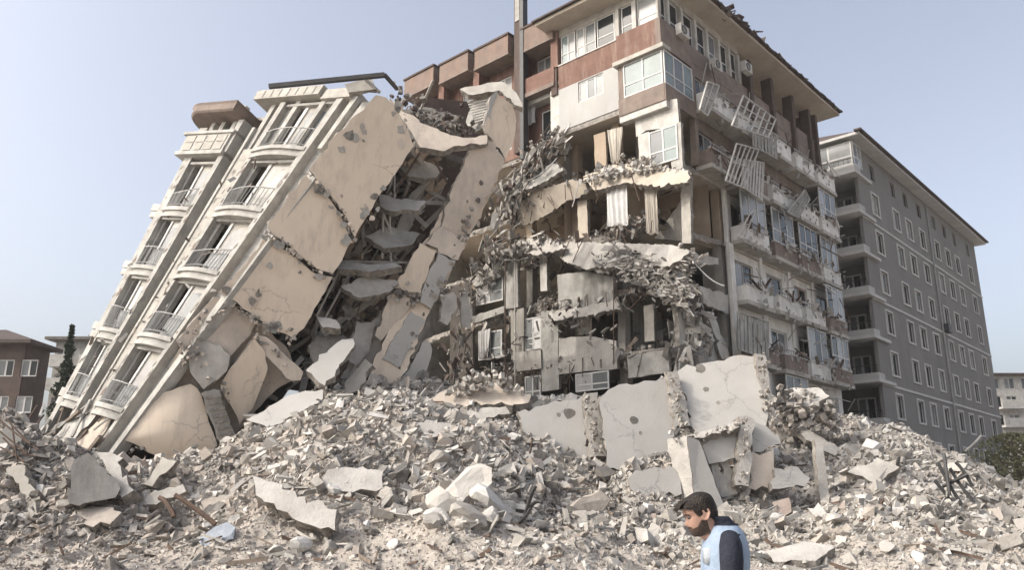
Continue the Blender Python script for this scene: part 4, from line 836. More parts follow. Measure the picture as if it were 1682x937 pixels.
b = MB(); b.poly([onplane(x, y, Wp(340, 600, .12), nz(NW + A(-.2, 0, .2))) for x, y in [(303, 572), (330, 560), (362, 566), (378, 585), (372, 610), (350, 628), (334, 640), (318, 620)]], nz(NW + A(-.2, 0, .2)), .2, 'concrete', 'fracture', .03, .2); b.build('end_wall_panel', lb)
b = MB()                                                      # hanging tie column with ribbed concrete
tie = [(330, 648), (352, 640), (360, 642), (390, 725), (380, 738), (356, 722)]
b.poly([Wp(x, y, .35) for x, y in tie], NW, .3, 'concrete', 'fracture', .04, .2)
for i in range(7): t = i / 7; b.bar(Wp(336 + 30 * t, 655 + 70 * t, .37), Wp(362 + 26 * t, 650 + 72 * t, .37), .09, 'fracture')
b.build('tie_column', lb)
cr = MB()
for path, n_ in (([(505, 283), (540, 320), (562, 354), (580, 394)], 46), ([(436, 384), (470, 407), (520, 446), (548, 452)], 55), ([(355, 484), (420, 526), (484, 556)], 60), ([(290, 560), (330, 590), (362, 625), (380, 665)], 60), ([(420, 550), (470, 600), (490, 625)], 40), ([(556, 330), (575, 370), (570, 400)], 25), ([(300, 600), (330, 530), (380, 500)], 50), ([(222, 735), (300, 770), (350, 750)], 40)):
    crumble(cr, [Wp(x, y, .03) for x, y in path], .12, int(n_ * .9), (.025, .10), ('fracture', 'chip_tan', 'chip_grey', 'beige_shell'))
tag(cr.build('broken_edge', lb), kind='stuff')
# smashed foot of the facade
ft = MB()
for pts, off, m in (([(162, 690), (180, 672), (196, 668), (160, 730), (110, 760), (100, 750)], .1, 'beige_shell'), ([(200, 668), (225, 660), (212, 700), (190, 720), (165, 715)], -.6, 'grey_room'), ([(70, 735), (120, 690), (160, 680), (100, 748), (78, 760)], .15, 'dusty_white')):
    c0 = P0 + NF * off; ft.poly([onplane(x, y, c0, NF) for x, y in pts], NF, .2, m, 'fracture', .04, .25)
for i in range(26):
    x0, y0 = rng.uniform(60, 190), rng.uniform(640, 740); L = rng.uniform(20, 80); a = math.radians(rng.normal(52, 14))
    p = onplane(x0, y0 + (190 - x0) * .1, P0 + NF * rng.uniform(-.3, .5), NF); q = onplane(x0 - L * math.cos(a), y0 + (190 - x0) * .1 + L * math.sin(a), P0 + NF * rng.uniform(-.3, .5), NF)
    ft.bar(p, q, rng.uniform(.04, .14), random.choice(['dusty_white', 'dusty_grey', 'wood', 'brown_dark', 'white_paint']))
ft.build('smashed_foot', lb)

# ================================================================ TORN INNER WING (second beige strip and the dark gap)
Q0 = atY(720, 400, 32.5); NQ = nz(NW + A(-.05, 0, .08))
def Qp(px, py, off=0.0): return onplane(px, py, Q0 + NQ * off, NQ)
iw = thing('torn_wing', 'torn beige wing wedged between the leaning block and the standing block', 'building', tuple(Q0))
b = MB()
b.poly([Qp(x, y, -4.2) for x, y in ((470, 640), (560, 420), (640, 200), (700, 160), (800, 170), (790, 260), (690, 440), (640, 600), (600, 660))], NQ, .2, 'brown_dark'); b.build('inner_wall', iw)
strips = [
 ([(772, 250), (829, 262), (806, 320), (770, 392), (748, 432), (722, 482), (698, 530), (664, 612), (640, 650), (600, 652), (612, 600), (640, 540), (660, 476), (690, 408), (720, 360), (742, 312)], -.12, 'beige_wall'),
 ([(816, 150), (841, 172), (847, 191), (842, 240), (830, 263), (802, 222), (796, 203)], .2, 'beige_wall'),
 ([(795, 205), (806, 158), (817, 148), (802, 205), (800, 220)], .28, 'clean_white'),
 ([(772, 248), (800, 224), (829, 262), (806, 318), (786, 352), (765, 392), (722, 378), (742, 312)], .05, 'beige_shell'),
 ([(722, 372), (765, 392), (752, 428), (735, 420), (700, 400)], .0, 'beige_shell'),
 ([(690, 399), (717, 412), (692, 482), (648, 474), (668, 440)], .08, 'beige_wall'),
 ([(720, 416), (748, 428), (708, 508), (690, 497), (700, 462)], .15, 'slab_paint'),
 ([(676, 512), (699, 526), (676, 570), (654, 605), (628, 590), (650, 550)], .1, 'slab_paint'),
 ([(699, 560), (710, 575), (704, 600), (690, 640), (660, 622), (680, 592)], .05, 'slab_paint'),
 ([(644, 482), (676, 492), (668, 512), (640, 544), (626, 560), (616, 552)], .02, 'beige_shell'),
 ([(726, 485), (745, 480), (752, 505), (735, 535), (722, 528)], .3, 'concrete'),
 ([(756, 490), (768, 480), (776, 520), (774, 540), (760, 538)], .5, 'dusty_grey'),
 ([(600, 540), (640, 500), (655, 520), (620, 600), (580, 640), (560, 620)], -.6, 'slab_paint'),
 ([(586, 528), (618, 530), (606, 578), (585, 600), (570, 590)], -.3, 'pale_concrete')]
for pts, off, m in strips:
    b = MB(); nn = nz(NQ + rng.normal(0, .05, 3)); c0 = Qp(sum(p[0] for p in pts) / len(pts), sum(p[1] for p in pts) / len(pts), off)
    b.poly([onplane(x, y, c0, nn) for x, y in pts], nn, .28, m, 'fracture', .045, .22); b.build('wall_strip', iw)
# roof plate sagging across the gap and the cap over the second strip
for pts, Yc, nn, m in (([(640, 160), (665, 185), (700, 205), (740, 222), (770, 226), (800, 222), (800, 236), (745, 240), (730, 248), (690, 242), (672, 212)], 31.5, nz([.2, -.9, .35]), 'beige_shell'),
                       ([(755, 146), (800, 136), (826, 134), (848, 152), (858, 176), (846, 172), (820, 148), (776, 156)], 32.6, nz([-.1, -.9, .4]), 'cream'),
                       ([(765, 200), (778, 165), (808, 158), (800, 200), (782, 216)], 33.6, nz([-.4, -.8, .3]), 'dusty_grey'),
                       ([(622, 318), (648, 326), (700, 330), (688, 346), (640, 346), (624, 338)], 31.6, nz([.1, -.8, .5]), 'pale_concrete'),
                       ([(556, 428), (600, 434), (650, 432), (660, 438), (600, 446), (556, 442)], 31.4, nz([.1, -.8, .5]), 'dusty_grey'),
                       ([(520, 520), (552, 526), (560, 540), (530, 538)], 30.6, nz([.1, -.8, .5]), 'pale_concrete'),
                       ([(560, 470), (600, 455), (655, 462), (640, 480), (590, 490)], 31.6, nz([.3, -.85, .4]), 'concrete'),
                       ([(600, 388), (640, 372), (690, 384), (676, 402), (630, 408)], 32.2, nz([.35, -.85, .4]), 'dusty_grey'),
                       ([(650, 268), (690, 262), (728, 276), (716, 292), (672, 290)], 32.6, nz([.3, -.85, .45]), 'concrete'),
                       ([(506, 568), (545, 548), (572, 556), (548, 590), (516, 596)], 30.8, nz([.3, -.9, .3]), 'dark_concrete'),
                       ([(646, 392), (668, 330), (690, 300), (700, 308), (676, 372), (658, 402)], 32.8, nz([.5, -.85, .1]), 'grey_room'),
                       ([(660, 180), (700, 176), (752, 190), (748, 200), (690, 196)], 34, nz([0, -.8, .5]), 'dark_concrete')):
    c0 = atY(sum(p[0] for p in pts) / len(pts), sum(p[1] for p in pts) / len(pts), Yc)
    b = MB(); b.poly([onplane(x, y, c0, nn) for x, y in pts], nn, .3, m, 'fracture', .04, .22); b.build('sagging_slab', iw)
b = MB()
for i in range(9): b.bar(atY(768 + i * 1.5, 168 + i * 4.2, 33.3), atY(806 - i * .5, 160 + i * 4.2, 33.0), .07, 'dusty_white')
b.build('louvre', iw)
b = MB()                                                       # the gap: leaning studs, pipes, boards, laths
ax_ = nz(Qp(700, 300) - Qp(560, 520))
for i in range(340):
    t = rng.random(); px = 500 + 210 * t + rng.normal(0, 26); py = 600 - 370 * t + rng.normal(0, 32)
    if px > 842: continue
    p = Qp(px, py, rng.uniform(-3.6, -1.0)); d = nz(ax_ + rng.normal(0, .28, 3)) if rng.random() < .7 else nz(rng.normal(0, 1, 3))
    b.bar(p - d * rng.uniform(.3, 1.3), p + d * rng.uniform(.3, 1.3), rng.uniform(.03, .13), random.choice(['dusty_grey', 'wood', 'brown_dark', 'dusty_white', 'concrete', 'grey_room', 'ochre_room', 'cream']), rng.uniform(.03, .3))
for (x0, y0, x1, y1) in ((630, 335, 628, 425), (640, 340, 642, 430), (627, 345, 650, 400), (648, 240, 648, 330), (690, 250, 640, 330), (712, 262, 735, 300), (560, 440, 520, 520), (580, 440, 530, 530), (600, 350, 640, 420), (560, 430, 690, 432), (610, 545, 575, 620), (640, 560, 615, 630)):
    b.tube([Qp(x0, y0, -.6), Qp(x1, y1, -.5)], .05, random.choice(['dusty_white', 'cream', 'rust']), 5)
for h_ in range(6):
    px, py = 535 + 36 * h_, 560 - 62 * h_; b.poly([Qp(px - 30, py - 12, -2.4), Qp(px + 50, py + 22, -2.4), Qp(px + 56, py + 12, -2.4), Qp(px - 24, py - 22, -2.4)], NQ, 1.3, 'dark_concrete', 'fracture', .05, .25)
tag(b.build('debris'), 'splintered studs and laths filling the dark gap of the leaning block', 'rubble', kind='stuff')
b = MB()
crumble(b, [Qp(x, y, -.1) for x, y in ((800, 225), (765, 390), (700, 500), (660, 610))], .13, 150, (.03, .12), ('fracture', 'chip_grey', 'chip_tan', 'dark_concrete'))
crumble(b, [Qp(x, y, .0) for x, y in ((640, 480), (690, 490), (740, 470))], .2, 90, (.04, .14)); crumble(b, [Qp(x, y, -1.2) for x, y in ((650, 170), (700, 200), (760, 210))], .35, 160, (.04, .16), ('dark_concrete', 'fracture', 'brown_dark'))
crumble(b, [Qp(x, y, -2) for x, y in ((500, 600), (560, 540), (640, 340), (690, 300))], .5, 240, (.04, .16), ('dark_concrete', 'fracture', 'brown_dark', 'chip_tan')); tag(b.build('broken_edge', iw), kind='stuff')

# ================================================================ BACKGROUND
def simple_house(name, label, X0, X1, Yf, depth, zt, wall_m, wins_, roof_m='roof_tile', rise=0.0, balcs=()):
    o = thing(name, label, 'building', (X0, Yf, 0)); F = (A(X0, Yf, 0), A(1, 0, 0), Z, A(0, -1, 0)); W_ = X1 - X0
    b = MB(); b.holed(F, 0, W_, -1, zt, wins_, 0, .15, wall_m); b.fr(F, 0, W_, -1, zt - .02, -depth, -depth + .2, wall_m); b.fr(F, 0, .2, -1, zt - .02, -depth + .2, -.16, wall_m); b.fr(F, W_ - .2, W_, -1, zt - .02, -depth + .2, -.16, wall_m); b.build('wall', o)
    for r in wins_: window(o, F, *r, -.08, 'frame_white', random.choice([['glass_curtained', 'glass_dusty'], ['glass_dusty', 'glass_dark']]), 2, 1, .1)
    r = MB(); r.fr(F, -.7, W_ + .7, zt, zt + .25, -depth - .6, .7, roof_m)
    if rise: r.add([F[0] + A(x, y, zt + .252 + z) for x, y, z in ((-.7, -.7, 0), (W_ + .7, -.7, 0), (W_ + .7, depth + .6, 0), (-.7, depth + .6, 0), (W_ * .25, depth / 2, rise), (W_ * .75, depth / 2, rise))], [(0, 1, 5, 4), (1, 2, 5), (2, 3, 4, 5), (3, 0, 4)], roof_m)
    r.build('roof', o)
    for (a0, a1, z_) in balcs:
        c_ = MB(); c_.fr(F, a0, a1, z_ - .1, z_ + .1, .003, 1.2, 'grey_trim'); c_.fr(F, a0, a1, z_ + .1, z_ + .95, 1.1, 1.2, 'dusty_white'); c_.build('balcony', o)
    return o
Yb = 60.0
def bx(px): return (px - CX) / FPX * Yb * .98
def bz(py): return float(atY(841, py, Yb)[2])
X0, X1 = bx(-230), bx(16); ws = []
for px in (-160, -105, -50, -14, 26):
    for py in (605,  665): ws.append((bx(px - 14) - X0, bx(px + 14) - X0, bz(py + 14), bz(py - 14)))
simple_house('brown_house', 'brown house with white windows and low dark roof behind the rubble', X0, X1, Yb, 3.2, bz(566), 'brown_dark', ws, 'roof_tile', 1.2)
Yb = 70.0; X0, X1 = bx(66), bx(210); ws = []
for px in (80, 124, 150): 
    for py in (585, 625, 662): ws.append((bx(px - 9) - X0, bx(px + 9) - X0, bz(py + 11), bz(py - 9)))
simple_house('grey_house', 'pale grey low apartment house behind the leaning block', X0, X1, Yb, 10, bz(560), 'dusty_grey', ws, 'dark_concrete', 0, [(0.2, 2.2, bz(604)), (.2, 2.2, bz(642)), (2.8, 5, bz(604))])
Yb = 95.0; X0, X1 = bx(1632), bx(1860); ws = []
for px in (1650, 1676, 1705, 1735, 1765, 1800):
    for py in (630, 660, 690): ws.append((bx(px - 9) - X0, bx(px + 9) - X0, bz(py + 10), bz(py - 9)))
simple_house('far_house', 'beige apartment house beyond the grey block at the right edge', X0, X1, Yb, 12, bz(618), 'dusty_white', ws, 'roof_tile', 1.0, [(1.2, 4.2, bz(672)), (1.2, 4.2, bz(702))])
def tree(name, label, base, hgt, rad, m, kind, n, grp=None):
    o = thing(name, label, 'tree' if kind != 'bush' else 'bush', tuple(base), grp); base = np.array(base)
    t = MB(); t.tube([base - Z * .3, base + Z * hgt * .4 + A(.05, 0, 0), base + Z * hgt * .92], [rad * .12, rad * .09, .02], 'bark', 7)
    for i in range(9):
        z = hgt * rng.uniform(.25, .8); a = rng.uniform(0, 6.28); t.tube([base + Z * z, base + Z * (z + .25) + A(math.cos(a), math.sin(a), 0) * rad * .7], [.05, .015], 'bark', 5)
    t.build('trunk', o)
    N_ = n; h_ = rng.random(N_)
    if kind == 'conifer': r_ = rad * (1 - h_) ** .8 * (0.75 + .35 * np.sin(h_ * 40)); zz = hgt * (.12 + .9 * h_)
    else:
        r_ = rad * np.sqrt(np.clip(1 - (2 * h_ - 1) ** 2, 0, 1)); zz = hgt * (.1 + .9 * h_)
    a = rng.uniform(0, 6.283, N_); r_ = r_ * np.sqrt(rng.random(N_)) * (1 + .3 * np.sin(a * 3 + h_ * 9)); c_ = base + np.stack([r_ * np.cos(a), r_ * np.sin(a), zz], 1)
    sz = rng.uniform(.10, .26, N_) * (1.0 if kind != 'bush' else .55); d1 = rng.normal(size=(N_, 3)); d1 /= np.linalg.norm(d1, axis=1)[:, None]; d2 = np.cross(d1, rng.normal(size=(N_, 3))); d2 /= np.linalg.norm(d2, axis=1)[:, None]
    vv = np.stack([c_ - d1 * sz[:, None], c_ + d2 * sz[:, None] * .5, c_ + d1 * sz[:, None], c_ - d2 * sz[:, None] * .5], 1).reshape(-1, 3)
    cb = MB(); cb.add(vv, [(4 * i, 4 * i + 1, 4 * i + 2, 4 * i + 3) for i in range(N_)], m); cb.build('crown', o, recalc=False)
tb = atY(104, 640, 58.0); tree('conifer_tree', 'dark narrow conifer between the brown house and the leaning block', (tb[0], 58, 3.0), float(atY(104, 540, 58)[2]) - 3, 1.15, 'leaf_dark', 'conifer', 2600)
tb = atY(90, 640, 75.0); tree('bushy_tree', 'dark spreading tree top showing above the grey house roof', (tb[0], 82, 2.0), float(atY(88, 540, 82)[2]) - 2, 2.6, 'leaf_dark', 'round', 1500)
tb = atY(1668, 760, 46.0); tree('dry_bush', 'dry olive bush at the right edge beside the grey block', (tb[0], 46, 1.6), 3.6, 2.2, 'leaf_dry', 'bush', 4200)

# ================================================================ LARGE PIECES ON THE HEAP
def slab(name, label, cat, pts, nn, thick, m='slab_paint', edge='fracture', Y=None, jit=.05, base=None, group=None):
    nn = nz(nn); cx_, cy_ = sum(p[0] for p in pts) / len(pts), sum(p[1] for p in pts) / len(pts)
    if Y is None:
        lo = max(pts, key=lambda p: p[1]); Y = hit(lo[0], lo[1])[1] - .15; c0 = atY(lo[0], lo[1], Y)
    else: c0 = atY(cx_, cy_, Y)
    b = MB(); b.poly([onplane(x, y, c0, nn) for x, y in pts], nn, thick, m, edge, jit, .2)
    return tag(b.build(name), label, cat, group)
nS = nz([.12, -.95, .22])
YS = 28.6
slab('wall_slab', 'smooth pale wall slab with a dark disc painted as a round hole, left of three standing in the heap', 'slab', [(850, 678), (901, 664), (957, 650), (966, 766), (948, 772), (901, 745), (862, 722)], nS, .28, Y=YS + .4)
slab('wall_slab', 'smooth pale wall slab in the middle of the three standing in the heap', 'slab', [(985, 661), (1000, 640), (1017, 632), (1058, 626), (1096, 620), (1102, 652), (1107, 735), (1090, 752), (1037, 770), (997, 772)], nS, .28, Y=YS)
slab('wall_slab', 'large smooth pale wall slab, right and tallest of three standing in the heap', 'slab', [(1113, 610), (1161, 596), (1213, 584), (1245, 587), (1262, 680), (1258, 700), (1209, 715), (1150, 720), (1135, 700)], nz([-.05, -.93, .34]), .3, Y=YS + .3)
slab('tie_column', 'crumbling tie column between the left and middle wall slabs', 'column', [(958, 648), (982, 645), (996, 750), (970, 752)], nS, .3, 'concrete', Y=YS + .25, jit=.035)
slab('tie_column', 'crumbling tie column between the middle and tallest wall slabs', 'column', [(1096, 612), (1112, 610), (1134, 700), (1108, 705)], nS, .3, 'pale_concrete', Y=YS + .1, jit=.035)
slab('tie_column', 'ragged raw edge strip along the right side of the tallest wall slab', 'column', [(1240, 581), (1257, 584), (1275, 685), (1262, 690)], nS, .35, 'pale_concrete', Y=YS + .35, jit=.04)
ws_ = [o for o in bpy.data.objects if o.name.startswith('wall_slab')]
for o, (x, y, r_), Yh in ((ws_[0], (936, 679, .24), YS + .4), (ws_[1], (1041, 691, .17), YS), (ws_[1], (1052, 712, .08), YS), (ws_[0], (918, 682, .09), YS + .4), (ws_[2], (1160, 640, .12), YS + .3), (ws_[2], (1180, 662, .09), YS + .3), (ws_[2], (1150, 606, .2), YS + .3)):
    nn_ = nS if o is not ws_[2] else nz([-.05, -.93, .34]); xs_ = [(850, 678), (901, 664), (957, 650), (966, 766), (948, 772), (901, 745), (862, 722)] if o is ws_[0] else None
    vs_ = [np.array(v.co) for v in o.data.vertices]; c0 = onplane(x, y, vs_[0] + nn_ * .004, nn_); e1 = nz(np.cross(nn_, Z)); e2 = np.cross(e1, nn_)
    hb = MB(); hb.poly([c0 + (e1 * math.cos(a) + e2 * math.sin(a)) * r_ * rng.uniform(.7, 1.1) for a in np.linspace(0, 2 * math.pi, 12)[:-1]], nn_, .003, 'dark_concrete' if r_ > .1 else 'fracture'); hb.build('dark_hole_disc', o)  # flat discs on the slab face; the hole's shade is their dark colour
tcb = MB()
for p_, q_ in (((968, 650), (982, 750)), ((1104, 614), (1120, 700)), ((1250, 585), (1268, 688))):
    crumble(tcb, [atY(*p_, YS - .05), atY(*q_, YS - .05)], .12, 60, (.025, .09), ('fracture', 'chip_grey', 'concrete', 'chip_tan'))
crumble(tcb, [atY(1224, 690, 26.6), atY(1219, 800, 26.6)], .09, 40, (.02, .08), ('fracture', 'chip_pale', 'chip_grey')); crumble(tcb, [atY(1100, 718, 26.4), atY(1150, 716, 26.4), atY(1215, 695, 26.6)], .1, 40, (.02, .09), ('chip_grey', 'chip_pale'))
crumble(tcb, [atY(1280, 662, 31.8), atY(1360, 668, 31.8)], .25, 120, (.04, .18), ('fracture', 'chip_grey', 'chip_dark')); crumble(tcb, [atY(1285, 690, 31.8), atY(1370, 700, 31.8)], .4, 160, (.04, .18), ('fracture', 'chip_grey', 'chip_tan'))
crumble(tcb, [atY(745, 640, 30.2), atY(800, 622, 30.2), atY(845, 640, 30.2)], .2, 90, (.04, .16), ('chip_pale', 'chip_grey'))
tag(tcb.build('debris'), 'loose crumbs clinging to the broken slab edges', 'rubble', kind='stuff')
bl = thing('beam_block', 'pale angular beam block with bright left face in front of the tall slab', 'block', tuple(atY(1130, 815, 26.5)))
f1 = [atY(x, y, Y) for x, y, Y in ((1096, 722, 26.7), (1128, 717, 26.2), (1142, 832, 26.2), (1120, 832, 26.6), (1104, 770, 26.7))]; f2 = [atY(x, y, Y) for x, y, Y in ((1128, 717, 26.2), (1148, 724, 26.35), (1190, 832, 26.35), (1142, 832, 26.2))]
b = MB(); b.poly(f1, nz(np.cross(f1[1] - f1[0], f1[2] - f1[0])) * (-1 if nz(np.cross(f1[1] - f1[0], f1[2] - f1[0]))[1] > 0 else 1), .5, 'pale_concrete', 'fracture', .03); b.build('left_face', bl)
b = MB(); b.poly(f2, nz(np.cross(f2[1] - f2[0], f2[2] - f2[0])) * (-1 if nz(np.cross(f2[1] - f2[0], f2[2] - f2[0]))[1] > 0 else 1), .5, 'slab_paint', 'fracture', .03); b.build('right_face', bl)
slab('broken_slab', 'pale rectangular panel leaning right of the angular beam block', 'slab', [(1150, 716), (1212, 700), (1218, 754), (1165, 763)], nS, .25, Y=27.0)
slab('beam', 'thin pale concrete beam lying on top of the leaning panel', 'beam', [(1126, 716), (1213, 692), (1214, 702), (1128, 726)], nz([-.1, -.8, .6]), .3, 'pale_concrete', Y=26.8)
slab('broken_slab', 'long low pale panel left of the angular beam block', 'slab', [(1032, 786), (1044, 773), (1100, 765), (1118, 785), (1120, 812), (1060, 818), (1036, 804)], nS, .25, Y=26.4)
slab('raw_pillar', 'whitish raw concrete pillar standing right of the leaning panel', 'pillar', [(1213, 685), (1239, 689), (1230, 800), (1209, 798)], nS, .4, 'pale_concrete', Y=26.8, jit=.04)
slab('broken_slab', 'pointed pale panel behind the raw concrete pillar', 'slab', [(1238, 692), (1278, 713), (1283, 730), (1237, 743)], nS, .25, Y=27.4)
slab('broken_slab', 'stained brownish panel below the pointed pale one', 'slab', [(1236, 742), (1270, 740), (1273, 800), (1230, 802)], nS, .25, 'beige_shell', Y=27.1)
slab('broken_slab', 'small grey panel right of the stained brownish one', 'slab', [(1272, 770), (1310, 768), (1331, 786), (1322, 800), (1270, 804)], nS, .22, 'slab_paint', Y=26.9)
slab('post', 'dark narrow post slanting under the leaning panel', 'post', [(1168, 762), (1180, 762), (1200, 815), (1186, 818)], nS, .2, 'dusty_grey', Y=26.9)
slab('post', 'pale narrow post slanting beside the dark one', 'post', [(1182, 760), (1196, 758), (1212, 812), (1200, 815)], nS, .2, 'cream', Y=27.0)
slab('floor_plate', 'bright white flat plate on a mound against the long face', 'slab', [(1276, 646), (1300, 638), (1342, 637), (1363, 651), (1330, 668), (1286, 670)], nz([-.25, -.5, .83]), .35, 'pale_concrete', Y=32.0, jit=.05)
slab('raw_pillar', 'thin white post standing upright at the right of the heap', 'pillar', [(1338, 722), (1351, 726), (1363, 824), (1348, 828)], nS, .3, 'pale_concrete', Y=27.5, jit=.012)
slab('wedge_block', 'tall grey concrete wedge at the foot of the leaning block', 'block', [(114, 828), (121, 757), (144, 744), (158, 755), (198, 803), (190, 818), (158, 824)], nz([.42, -.9, .05]), .7, 'concrete', Y=23.6)
slab('raw_pillar', 'broken whitish pillar leaning on the grey wedge', 'pillar', [(160, 744), (187, 746), (220, 806), (200, 818)], nz([-.1, -.85, .5]), .45, 'pale_concrete', Y=24.4, jit=.09)
slab('beam', 'short tan beam propped under the domed beige wall panel', 'beam', [(236, 796), (266, 751), (290, 758), (250, 800)], nz([-.2, -.9, .3]), .3, 'cream', Y=hit(245, 800)[1] - .1)
slab('floor_plate', 'tan flat plate lying right of the slanting steel bars', 'slab', [(330, 818), (386, 812), (388, 832), (334, 842)], nz([-.1, -.6, .75]), .3, 'chip_tan')
slab('beam', 'long pale concrete beam slanting down the middle of the heap', 'beam', [(414, 782), (452, 793), (553, 838), (550, 872), (499, 860), (420, 814)], nz([-.1, -.8, .5]), .4, 'pale_concrete', Y=hit(500, 868)[1] - .25)
slab('floor_plate', 'thick grey plate resting above the long slanting beam', 'slab', [(530, 788), (538, 772), (596, 767), (629, 775), (629, 802), (567, 808), (533, 802)], nz([.05, -.75, .6]), .35, 'pale_concrete', Y=hit(580, 808)[1] - .35)
slab('floor_plate', 'broken tan roof plate lying at the foot of the torn face', 'slab', [(708, 656), (735, 640), (760, 634), (800, 626), (842, 636), (872, 648), (868, 662), (800, 664), (720, 664)], nz([.0, -.75, .65]), .35, 'beige_shell', Y=30.4, jit=.08)
slab('floor_plate', 'second plate trapped below the tan roof plate', 'slab', [(756, 676), (830, 668), (838, 680), (766, 694)], nz([.0, -.8, .6]), .3, 'concrete', Y=29.6)
slab('broken_slab', 'bluish white wall panel sliding off the gap, upper of two', 'slab', [(503, 610), (540, 575), (562, 558), (580, 556), (576, 576), (556, 604), (534, 634)], nz([.1, -.85, .5]), .3, 'slab_paint', Y=29.6)
slab('broken_slab', 'bluish white wall panel lying on the heap, lower of two', 'slab', [(405, 690), (442, 668), (482, 648), (530, 640), (530, 656), (486, 682), (440, 704)], nz([.0, -.78, .62]), .3, 'slab_paint', Y=28.4)
slab('beam', 'dark narrow beam beside the lower bluish panel', 'beam', [(438, 712), (530, 660), (536, 668), (446, 722)], nz([.0, -.72, .7]), .3, 'dusty_grey', Y=28.0)
slab('broken_slab', 'brown tinted stump below the gap of the leaning block', 'slab', [(566, 630), (600, 590), (612, 600), (590, 640), (570, 648)], nz([.1, -.9, .4]), .3, 'grey_room', Y=30)
slab('floor_plate', 'cracked grey plate half buried left on the central heap', 'slab', [(470, 742), (520, 726), (566, 734), (548, 760), (490, 764)], nz([-.15, -.7, .7]), .3, 'concrete')
slab('floor_plate', 'long thin plate half buried below the roof plate', 'slab', [(640, 706), (700, 690), (760, 700), (752, 716), (660, 722)], nz([.1, -.7, .7]), .25, 'pale_concrete')
slab('floor_plate', 'tilted dark plate edge on the right slope under the white post', 'slab', [(1392, 776), (1440, 752), (1478, 768), (1440, 796)], nz([-.2, -.8, .5]), .3, 'concrete')
slab('floor_plate', 'dusty flat plate low on the right of the man', 'slab', [(1256, 906), (1320, 890), (1372, 900), (1340, 922), (1270, 924)], nz([-.1, -.45, .9]), .2, 'pale_concrete')
slab('floor_plate', 'broken tan plate in the dirt at the lower left', 'slab', [(90, 848), (150, 832), (200, 842), (180, 862), (110, 866)], nz([-.1, -.6, .8]), .22, 'chip_tan')
slab('beam', 'fallen grey beam below the tan beam of the domed panel', 'beam', [(206, 828), (300, 796), (306, 808), (214, 842)], nz([-.1, -.8, .55]), .25, 'concrete')
slab('block', 'brown concrete block near the man at the right', 'block', [(1268, 826), (1296, 818), (1300, 842), (1280, 850)], nz([-.2, -.8, .5]), .4, 'chip_red')
slab('beam', 'grey girder half buried left of the wedge', 'beam', [(10, 770), (30, 764), (66, 820), (48, 826)], nz([-.2, -.8, .4]), .3, 'grey_room', Y=24.5)
slab('broken_slab', 'tilted dusty grey panel at the far left below the brown house', 'slab', [(0, 690), (30, 705), (40, 735), (20, 745), (0, 738)], nz([.2, -.9, .3]), .3, 'dusty_grey', Y=26, jit=.09)
slab('beam', 'long grey beam sloping across the right shoulder of the heap', 'beam', [(1300, 705), (1320, 700), (1400, 752), (1392, 760)], nz([-.1, -.75, .6]), .3, 'concrete', Y=31)
slab('metal_sheet', 'crumpled blue grey metal sheet low on the left of the heap', 'metal sheet', [(326, 886), (345, 872), (374, 858), (380, 878), (356, 890), (334, 900)], nz([-.1, -.7, .7]), .05, 'blue_sheet', 'blue_sheet', jit=.07)
def bars(name, label, cat, segs, r_, m, Y):
    b = MB()
    for (x0, y0, x1, y1) in segs: b.tube(sag(atY(x0, y0, Y), atY(x1, y1, Y - .3), rng.uniform(-.15, .15), 5), r_, m, 5)
    return tag(b.build(name), label, cat)
bars('steel_beam', 'dark steel bar slanting above the blue grey sheet', 'beam', [(288, 814, 354, 862)], .07, 'rust', 22.3)
bars('steel_beam', 'short dark steel bar left of the slanting one', 'beam', [(262, 818, 286, 850)], .07, 'rust', 22.6)
bars('rebar_bundle', 'bent rebar sprouting at the left edge of the heap', 'rebar', [(0, 690, 50, 730), (5, 720, 60, 750), (0, 735, 40, 760), (20, 700, 28, 760), (-5, 705, 45, 745), (10, 688, 62, 740)], .028, 'rust', 25.5)
bars('rebar_bundle', 'thin rebar rods fanning out below the long pale beam', 'rebar', [(430, 880, 500, 840), (440, 872, 510, 850), (420, 866, 470, 836), (455, 890, 520, 858)], .035, 'rust', 22.4)
bars('rebar_bundle', 'black curled rebar beside the pale lumps in the middle', 'rebar', [(862, 850, 880, 800), (850, 862, 872, 836), (866, 846, 890, 826)], .05, 'chimney_metal', 21.8)
bars('rebar_bundle', 'tangle of dark rods on the right slope', 'rebar', [(1540, 760, 1580, 830), (1560, 770, 1600, 826), (1548, 800, 1590, 780), (1550, 745, 1560, 815), (1535, 790, 1572, 838), (1570, 760, 1598, 800)], .06, 'chimney_metal', 28)
bars('pole', 'leaning pale pole in front of the grey block', 'pole', [(1585, 742, 1612, 716)], .06, 'dusty_white', 44)
bars('steel_beam', 'thin rods sticking up on the centre of the heap', 'beam', [(548, 722, 575, 756), (556, 718, 590, 764), (870, 745, 874, 720)], .03, 'rust', 26)

